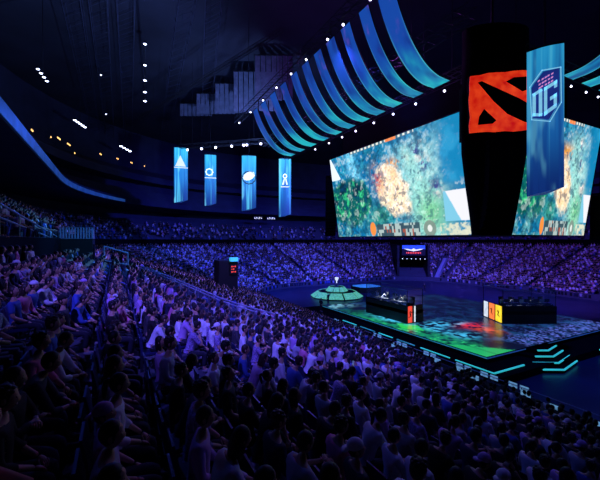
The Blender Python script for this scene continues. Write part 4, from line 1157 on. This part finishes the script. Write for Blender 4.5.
truss('lighting_truss', (22, 12.6, CZ + 11.6), (38, 12.6, CZ + 11.6), .6, 'lighting truss above the right screen')
truss('lighting_truss', (18, 13, CZ + 13.0), (18, 44, CZ + 13.0), .8, 'purple lit truss inside the ribbon canopy')
a0 = ray(180, 52); a1 = ray(268, 48)
truss('lighting_truss', (*a0, CZ + 13.9), (*a1, CZ + 13.6), .6, 'far lighting truss above the four far banners')
a0 = ray(140, 62); a1 = ray(282, 36)
truss('catwalk_truss', (*a0, CZ + 21.6), (*a1, CZ + 21.6), .4, 'long pale diagonal catwalk under the ceiling', 'dark')
# ceiling beams seen at upper left
for i, (u0, d0, u1, d1, z) in enumerate(((65, 30, 95, 75, 24), (95, 30, 110, 80, 24), (125, 28, 128, 80, 24), (190, 33, 165, 80, 24.5), (215, 33, 205, 80, 24.5))):
    a, b = ray(u0, d0), ray(u1, d1)
    truss('roof_truss', (*a, CZ + z), (*b, CZ + z), 1.6, f'dark roof truss under the ceiling, {ORD[i + 1]} from the left', 'wall')
# felt baffle banks
for i, (u, d, v0, v1, n) in enumerate(((196, 62, 104, 116, 8), (216, 58, 94, 114, 9), (236, 54, 84, 113, 9), (256, 50, 72, 111, 9), (274, 46, 56, 100, 7))):
    px, py = ray(u, d); zt, zb_ = CZ + (240 - v0) * d / 350, CZ + (240 - v1) * d / 350
    e = empty('baffle_bank', f'bank of grey vertical acoustic slats under the roof, {ORD[i + 1]} from the left', 'acoustic baffle', (px, py, zb_), -YAW, 'stepped acoustic baffles')
    for j in range(n):
        mb = MB(); mb.box(((j - n / 2 + .5) * .72, 0, (zt - zb_) / 2), (.6, .12, zt - zb_), rz=.3); mb.build('slat', M['panelgrey'], e)
    mb = MB(); mb.box((0, 0, zt - zb_ + .06), (n * .72, .3, .12)); mb.tube((0, 0, zt - zb_), (0, 0, 36 - zb_), .03, 5); mb.build('hanger', M['dark'], e)

# ------------------------------------------------------------------ lamps
def fixture():
    e = empty('moving_head_lamp', 'x', 'stage lamp')
    mb = MB(); mb.box((0, 0, -.06), (.34, .28, .12), bev=.03); mb.build('base', M['black'], e)
    mb = MB()
    for sx in (-1, 1): mb.box((sx * .2, 0, -.28), (.04, .1, .36))
    mb.box((0, 0, -.12), (.42, .12, .04)); mb.build('yoke', M['black'], e)
    mb = MB(); mb.tube((0, .16, -.36), (0, -.2, -.46), .15, 12, .17); mb.build('head', M['black'], e)
    mb = MB(); mb.tube((0, -.2, -.46), (0, -.215, -.464), .15, 14); mb.build('lens', M['lens'], e)
    return e
FX = fixture(); fused = [False]
def lamp(p, label, group, rz=None, sc_=1.0):
    o = FX if not fused[0] else copy_tree(FX); fused[0] = True
    o.location = p; o.rotation_euler = (0, 0, rz if rz is not None else -YAW); o.scale = (sc_,) * 3
    tag(o, label, None, group); return o
for i, (y, z) in enumerate(((17.2, 15.15), (20.1, 15.15), (22.1, 15.15), (25.4, 15.15), (28.2, 15.15), (31.4, 15.15), (34.9, 15.15), (38.8, 15.15), (43.0, 15.15))):
    lamp((14.0, y, CZ + z), f'bright stage lamp at a ribbon top end, {ORD[i + 1]} nearest on the outer truss', 'lamps on the outer truss', None, .6)
for i, y in enumerate((16.4, 18.0, 20.8, 23.4, 26.0, 28.8, 31.2, 33.8, 36.9)):
    lamp((21.6, y, CZ + 11.3), f'bright stage lamp above the left screen, {ORD[i + 1]} nearest on the inner truss', 'lamps above the left screen', None, .6)
for i, u in enumerate((570, 585, 597)):
    k = (u - 300) / 350; Y = 12.9; X = Y * (SS + k * CC) / (CC - k * SS); lamp((X, Y, CZ + 11.0), f'bright stage lamp above the right screen, {ORD[i + 1]} from the left', 'lamps above the right screen', None, .5)
for i, (u, v) in enumerate(((188, 147), (202, 148), (216, 145), (232, 144), (244, 149), (247, 145), (261, 143))):
    t = (u - 180) / 88; px, py = ray(u, 52 - 4 * t); lamp((px, py, CZ + 13.75), f'far violet white lamp above the far banners, {ORD[i + 1]} from the left', 'lamps on the far truss', None, 1.1)
def lampbar(u0, v0, u1, v1, n, d0, d1, label):
    a, b = ray(u0, d0), ray(u1, d1); A = Vector((*a, CZ + (240 - v0) * d0 / 350)); B = Vector((*b, CZ + (240 - v1) * d1 / 350))
    e = empty('lamp_bar', label, 'house lamp', A, 0)
    mb = MB(); mb.tube(Vector((0, 0, .25)), B - A + Vector((0, 0, .25)), .07, 8); mb.tube(((B - A) / 2) + Vector((0, 0, .25)), Vector(((B - A).x / 2, (B - A).y / 2, 36 - A.z)), .04, 6); mb.build('bar', M['dark'], e)
    for i in range(n):
        p = (B - A) * (i / (n - 1)); s_ = .0045 * (d0 + (d1 - d0) * i / (n - 1))
        mb = MB(); mb.lathe([(s_ * .6, .25), (s_ * 1.2, .12), (s_ * 1.25, 0)], 12, p); h = mb.build('reflector', M['dark'], e)
        mb = MB(); mb.ball(p, (s_, s_, s_ * .6), 10, 6); mb.build('bulb', M['lens_s'], h)
lampbar(38, 69, 47, 81, 4, 36, 38, 'row of four white house lamps high at upper left')
lampbar(75, 120, 85, 127, 5, 55, 57, 'row of small white house lamps below the roof at left, middle group')
lampbar(121, 146, 130, 151, 4, 68, 70, 'row of small white house lamps nearest the far banners')
lampbar(145, 44, 145, 101, 5, 34, 60, 'column of five white house lamps on the ceiling left of the baffles')
for i, (u, v, d) in enumerate(((101, 75, 50), (106, 114, 60))):
    a = ray(u, d); p = Vector((*a, CZ + (240 - v) * d / 350)); e = empty('pendant_lamp', ['single small white pendant lamp under the roof trusses', 'lower small white pendant lamp under the roof trusses'][i], 'house lamp', p)
    mb = MB(); mb.lathe([(.05, .3), (.2, .1), (.22, 0)], 12); mb.tube((0, 0, .25), (0, 0, 36 - p.z), .02, 5); mb.build('shade', M['dark'], e)
    mb = MB(); mb.ball((0, 0, 0), (.12, .12, .1)); mb.build('bulb', M['lens_s'], e)
def ring_hit(u, s):
    d = 8.0
    while d < 160:
        x, y = ray(u, d)
        if sdist(x, y) > s and y > 5: return x, y, d
        d += .1
for i, (u, v, n) in enumerate(((6, 121, 2), (12, 122, 3), (31, 130, 2), (50, 137, 1), (58, 138, 3), (68, 144, 3), (74, 153, 1), (100, 154, 2), (117, 157, 2), (131, 161, 2), (144, 166, 1))):
    x, y, d = ring_hit(u, 32.72); z = min(27.2, max(23.6, CZ + (240 - v) * d / 350))
    nx, ny = x - min(max(x, X0 + RAD), X1 - RAD), y - min(max(y, Y0 + RAD), Y1 - RAD); a = math.atan2(ny, nx)
    e = empty('wall_lamp', f'small warm lamp on the dark balcony front, {ORD[i + 1]} from the left', 'wall lamp', (x, y, z), a - PI / 2, 'warm balcony lamps')
    mb = MB(); mb.box((0, -.04, 0), (.3, .08, .12)); mb.build('bracket', M['dark'], e)
    for j in range(n):
        mb = MB(); mb.lathe([(.05, -.14), (.10, -.05), (.06, .12)], 8, ((j - (n - 1) / 2) * .32, -.14, -.06 * j)); mb.build('glass_shade', M['warm'], e)
for i, (u, v) in enumerate(((258, 218), (271, 219))):
    x, y, d = ring_hit(u, 26.6); z = CZ + (240 - v) * d / 350
    e = empty('lit_wall_sign', ['small lit white sign below the third far banner', 'small lit white sign right of its twin below the far banners'][i], 'sign', (x, y, max(z, 16.2)), -.3)
    mb = MB(); mb.box((0, .05, 0), (2.6, .1, .9)); mb.build('casing', M['black'], e)
    mb = MB()
    for j in range(5): mb.box((-.95 + j * .46, -.02, .0), (.12, .04, .55 if j % 2 else .4)); mb.box((-.85 + j * .46, -.02, (.18 if j % 2 else -.15)), (.3, .04, .1))
    mb.build('lettering', M['signw'], e)
    mb = MB(); mb.tube((0, .1, .4), (0, .1, 17.2 - max(z, 16.2)), .04, 6); mb.build('bracket', M['dark'], e)
# blue light on the balcony front, put in as a glowing sheet
P = [(X0 - 26.93, y) for y in (22, 30, 38, 46, 52)] + [(X0 + RAD + (RAD + 26.93) * math.cos(PI - a), Y1 - RAD + (RAD + 26.93) * math.sin(PI - a)) for a in np.linspace(.08, .62, 8)]
e = empty('painted_balcony_wash', 'long blue strip of painted light curving along the dark balcony front at left', 'painted light', (P[0][0], P[0][1], 17.4))
mb = MB()
for i in range(len(P) - 1):
    a, b = Vector((*P[i], 0)) - Vector((*P[0], 0)), Vector((*P[i + 1], 0)) - Vector((*P[0], 0)); n_ = Vector((.05, 0, 0)); t0, t1 = i / (len(P) - 1), (i + 1) / (len(P) - 1)
    z0, z1 = .0, .0; h0, h1 = .95 - .45 * t0, .95 - .45 * t1
    mb.add([a + n_ + Vector((0, 0, z0)), b + n_ + Vector((0, 0, z1)), b + n_ + Vector((0, 0, h1)), a + n_ + Vector((0, 0, h0)), a + Vector((0, 0, z0)), b + Vector((0, 0, z1)), b + Vector((0, 0, h1)), a + Vector((0, 0, h0))],
           [(3, 2, 1, 0), (4, 5, 6, 7), (0, 1, 5, 4), (2, 3, 7, 6)])
mb.build('wash_sheet', M['ribbon'], e)

# ------------------------------------------------------------------ light
def spot(p, tgt, power, rgb, ang, blend=.8, size=.35):
    l = bpy.data.lights.new('spot', 'SPOT'); l.energy = power; l.color = tuple(lin(rgb)); l.spot_size = math.radians(ang); l.spot_blend = blend; l.shadow_soft_size = size
    o = bpy.data.objects.new('stage_and_fill_spot', l); COL.objects.link(o); o.location = p
    o.rotation_euler = (Vector(tgt) - Vector(p)).to_track_quat('-Z', 'Y').to_euler()
V_, B_, C_ = (105, 92, 255), (45, 85, 255), (60, 150, 255)
spot((13.5, 30, CZ + 14.6), (6, 20, 6), 42000, V_, 55)
spot((-8, -4, CZ + 15), (7.5, 19, 6), 42000, V_, 36)
spot((42, 12, CZ + 14), (38, 7, 0), 12000, B_, 85)
spot((20, 38, CZ + 12), (8, 38, 5), 42000, V_, 80)
spot((30, 36, CZ + 12.5), (25, 80, 4), 75000, (70, 80, 255), 80)
spot((38, 34, CZ + 12.5), (62, 72, 4), 66000, (88, 82, 255), 80)
spot((38, 28, CZ + 12.5), (80, 38, 4), 58000, (110, 82, 255), 85)
spot((14, 22, CZ + 14.6), (40, 30, 0), 9000, B_, 100)
spot((45, 25, CZ + 14.6), (45, 45, 0), 30000, B_, 110)
spot((-6, 34, CZ + 17), (2, 24, 7), 3500, B_, 80)
spot((10, 70, CZ + 18), (10, 60, 8), 14000, B_, 130)
spot((14, 40, CZ + 9), (22, 62, 36), 30000, (90, 112, 180), 110)  # added unseen uplight that lifts the ceiling and baffles
spot((4, 36, CZ + 8), (-2, 46, 36), 26000, (90, 112, 180), 110)  # second added uplight, for the ceiling at left
for y_ in (20, 27, 34):
    l = bpy.data.lights.new('canopy_light', 'POINT'); l.energy = 500; l.color = tuple(lin((190, 90, 255))); l.shadow_soft_size = .2
    o = bpy.data.objects.new('canopy_light', l); COL.objects.link(o); o.location = (18.6, y_, CZ + 14.6)
spot((16, 8, CZ + 14), (7, 7, 6), 1600, (95, 90, 255), 50)
spot((8, 24, CZ + 10), (-2.5, 31, 8.5), 9000, C_, 50)
w = bpy.data.worlds.new('world'); w.use_nodes = True; w.node_tree.nodes['Background'].inputs[0].default_value = (.1, .15, .6, 1); w.node_tree.nodes['Background'].inputs[1].default_value = .004
SC.world = w
SC.view_settings.view_transform = 'Standard'; SC.view_settings.look = 'None'; SC.view_settings.gamma = 1; SC.view_settings.use_curve_mapping = False
SC.view_settings.exposure = 0.0
SC.cycles.use_denoising = True; SC.cycles.max_bounces = 5; SC.cycles.diffuse_bounces = 2; SC.cycles.glossy_bounces = 3
SC.cycles.sample_clamp_indirect = 4
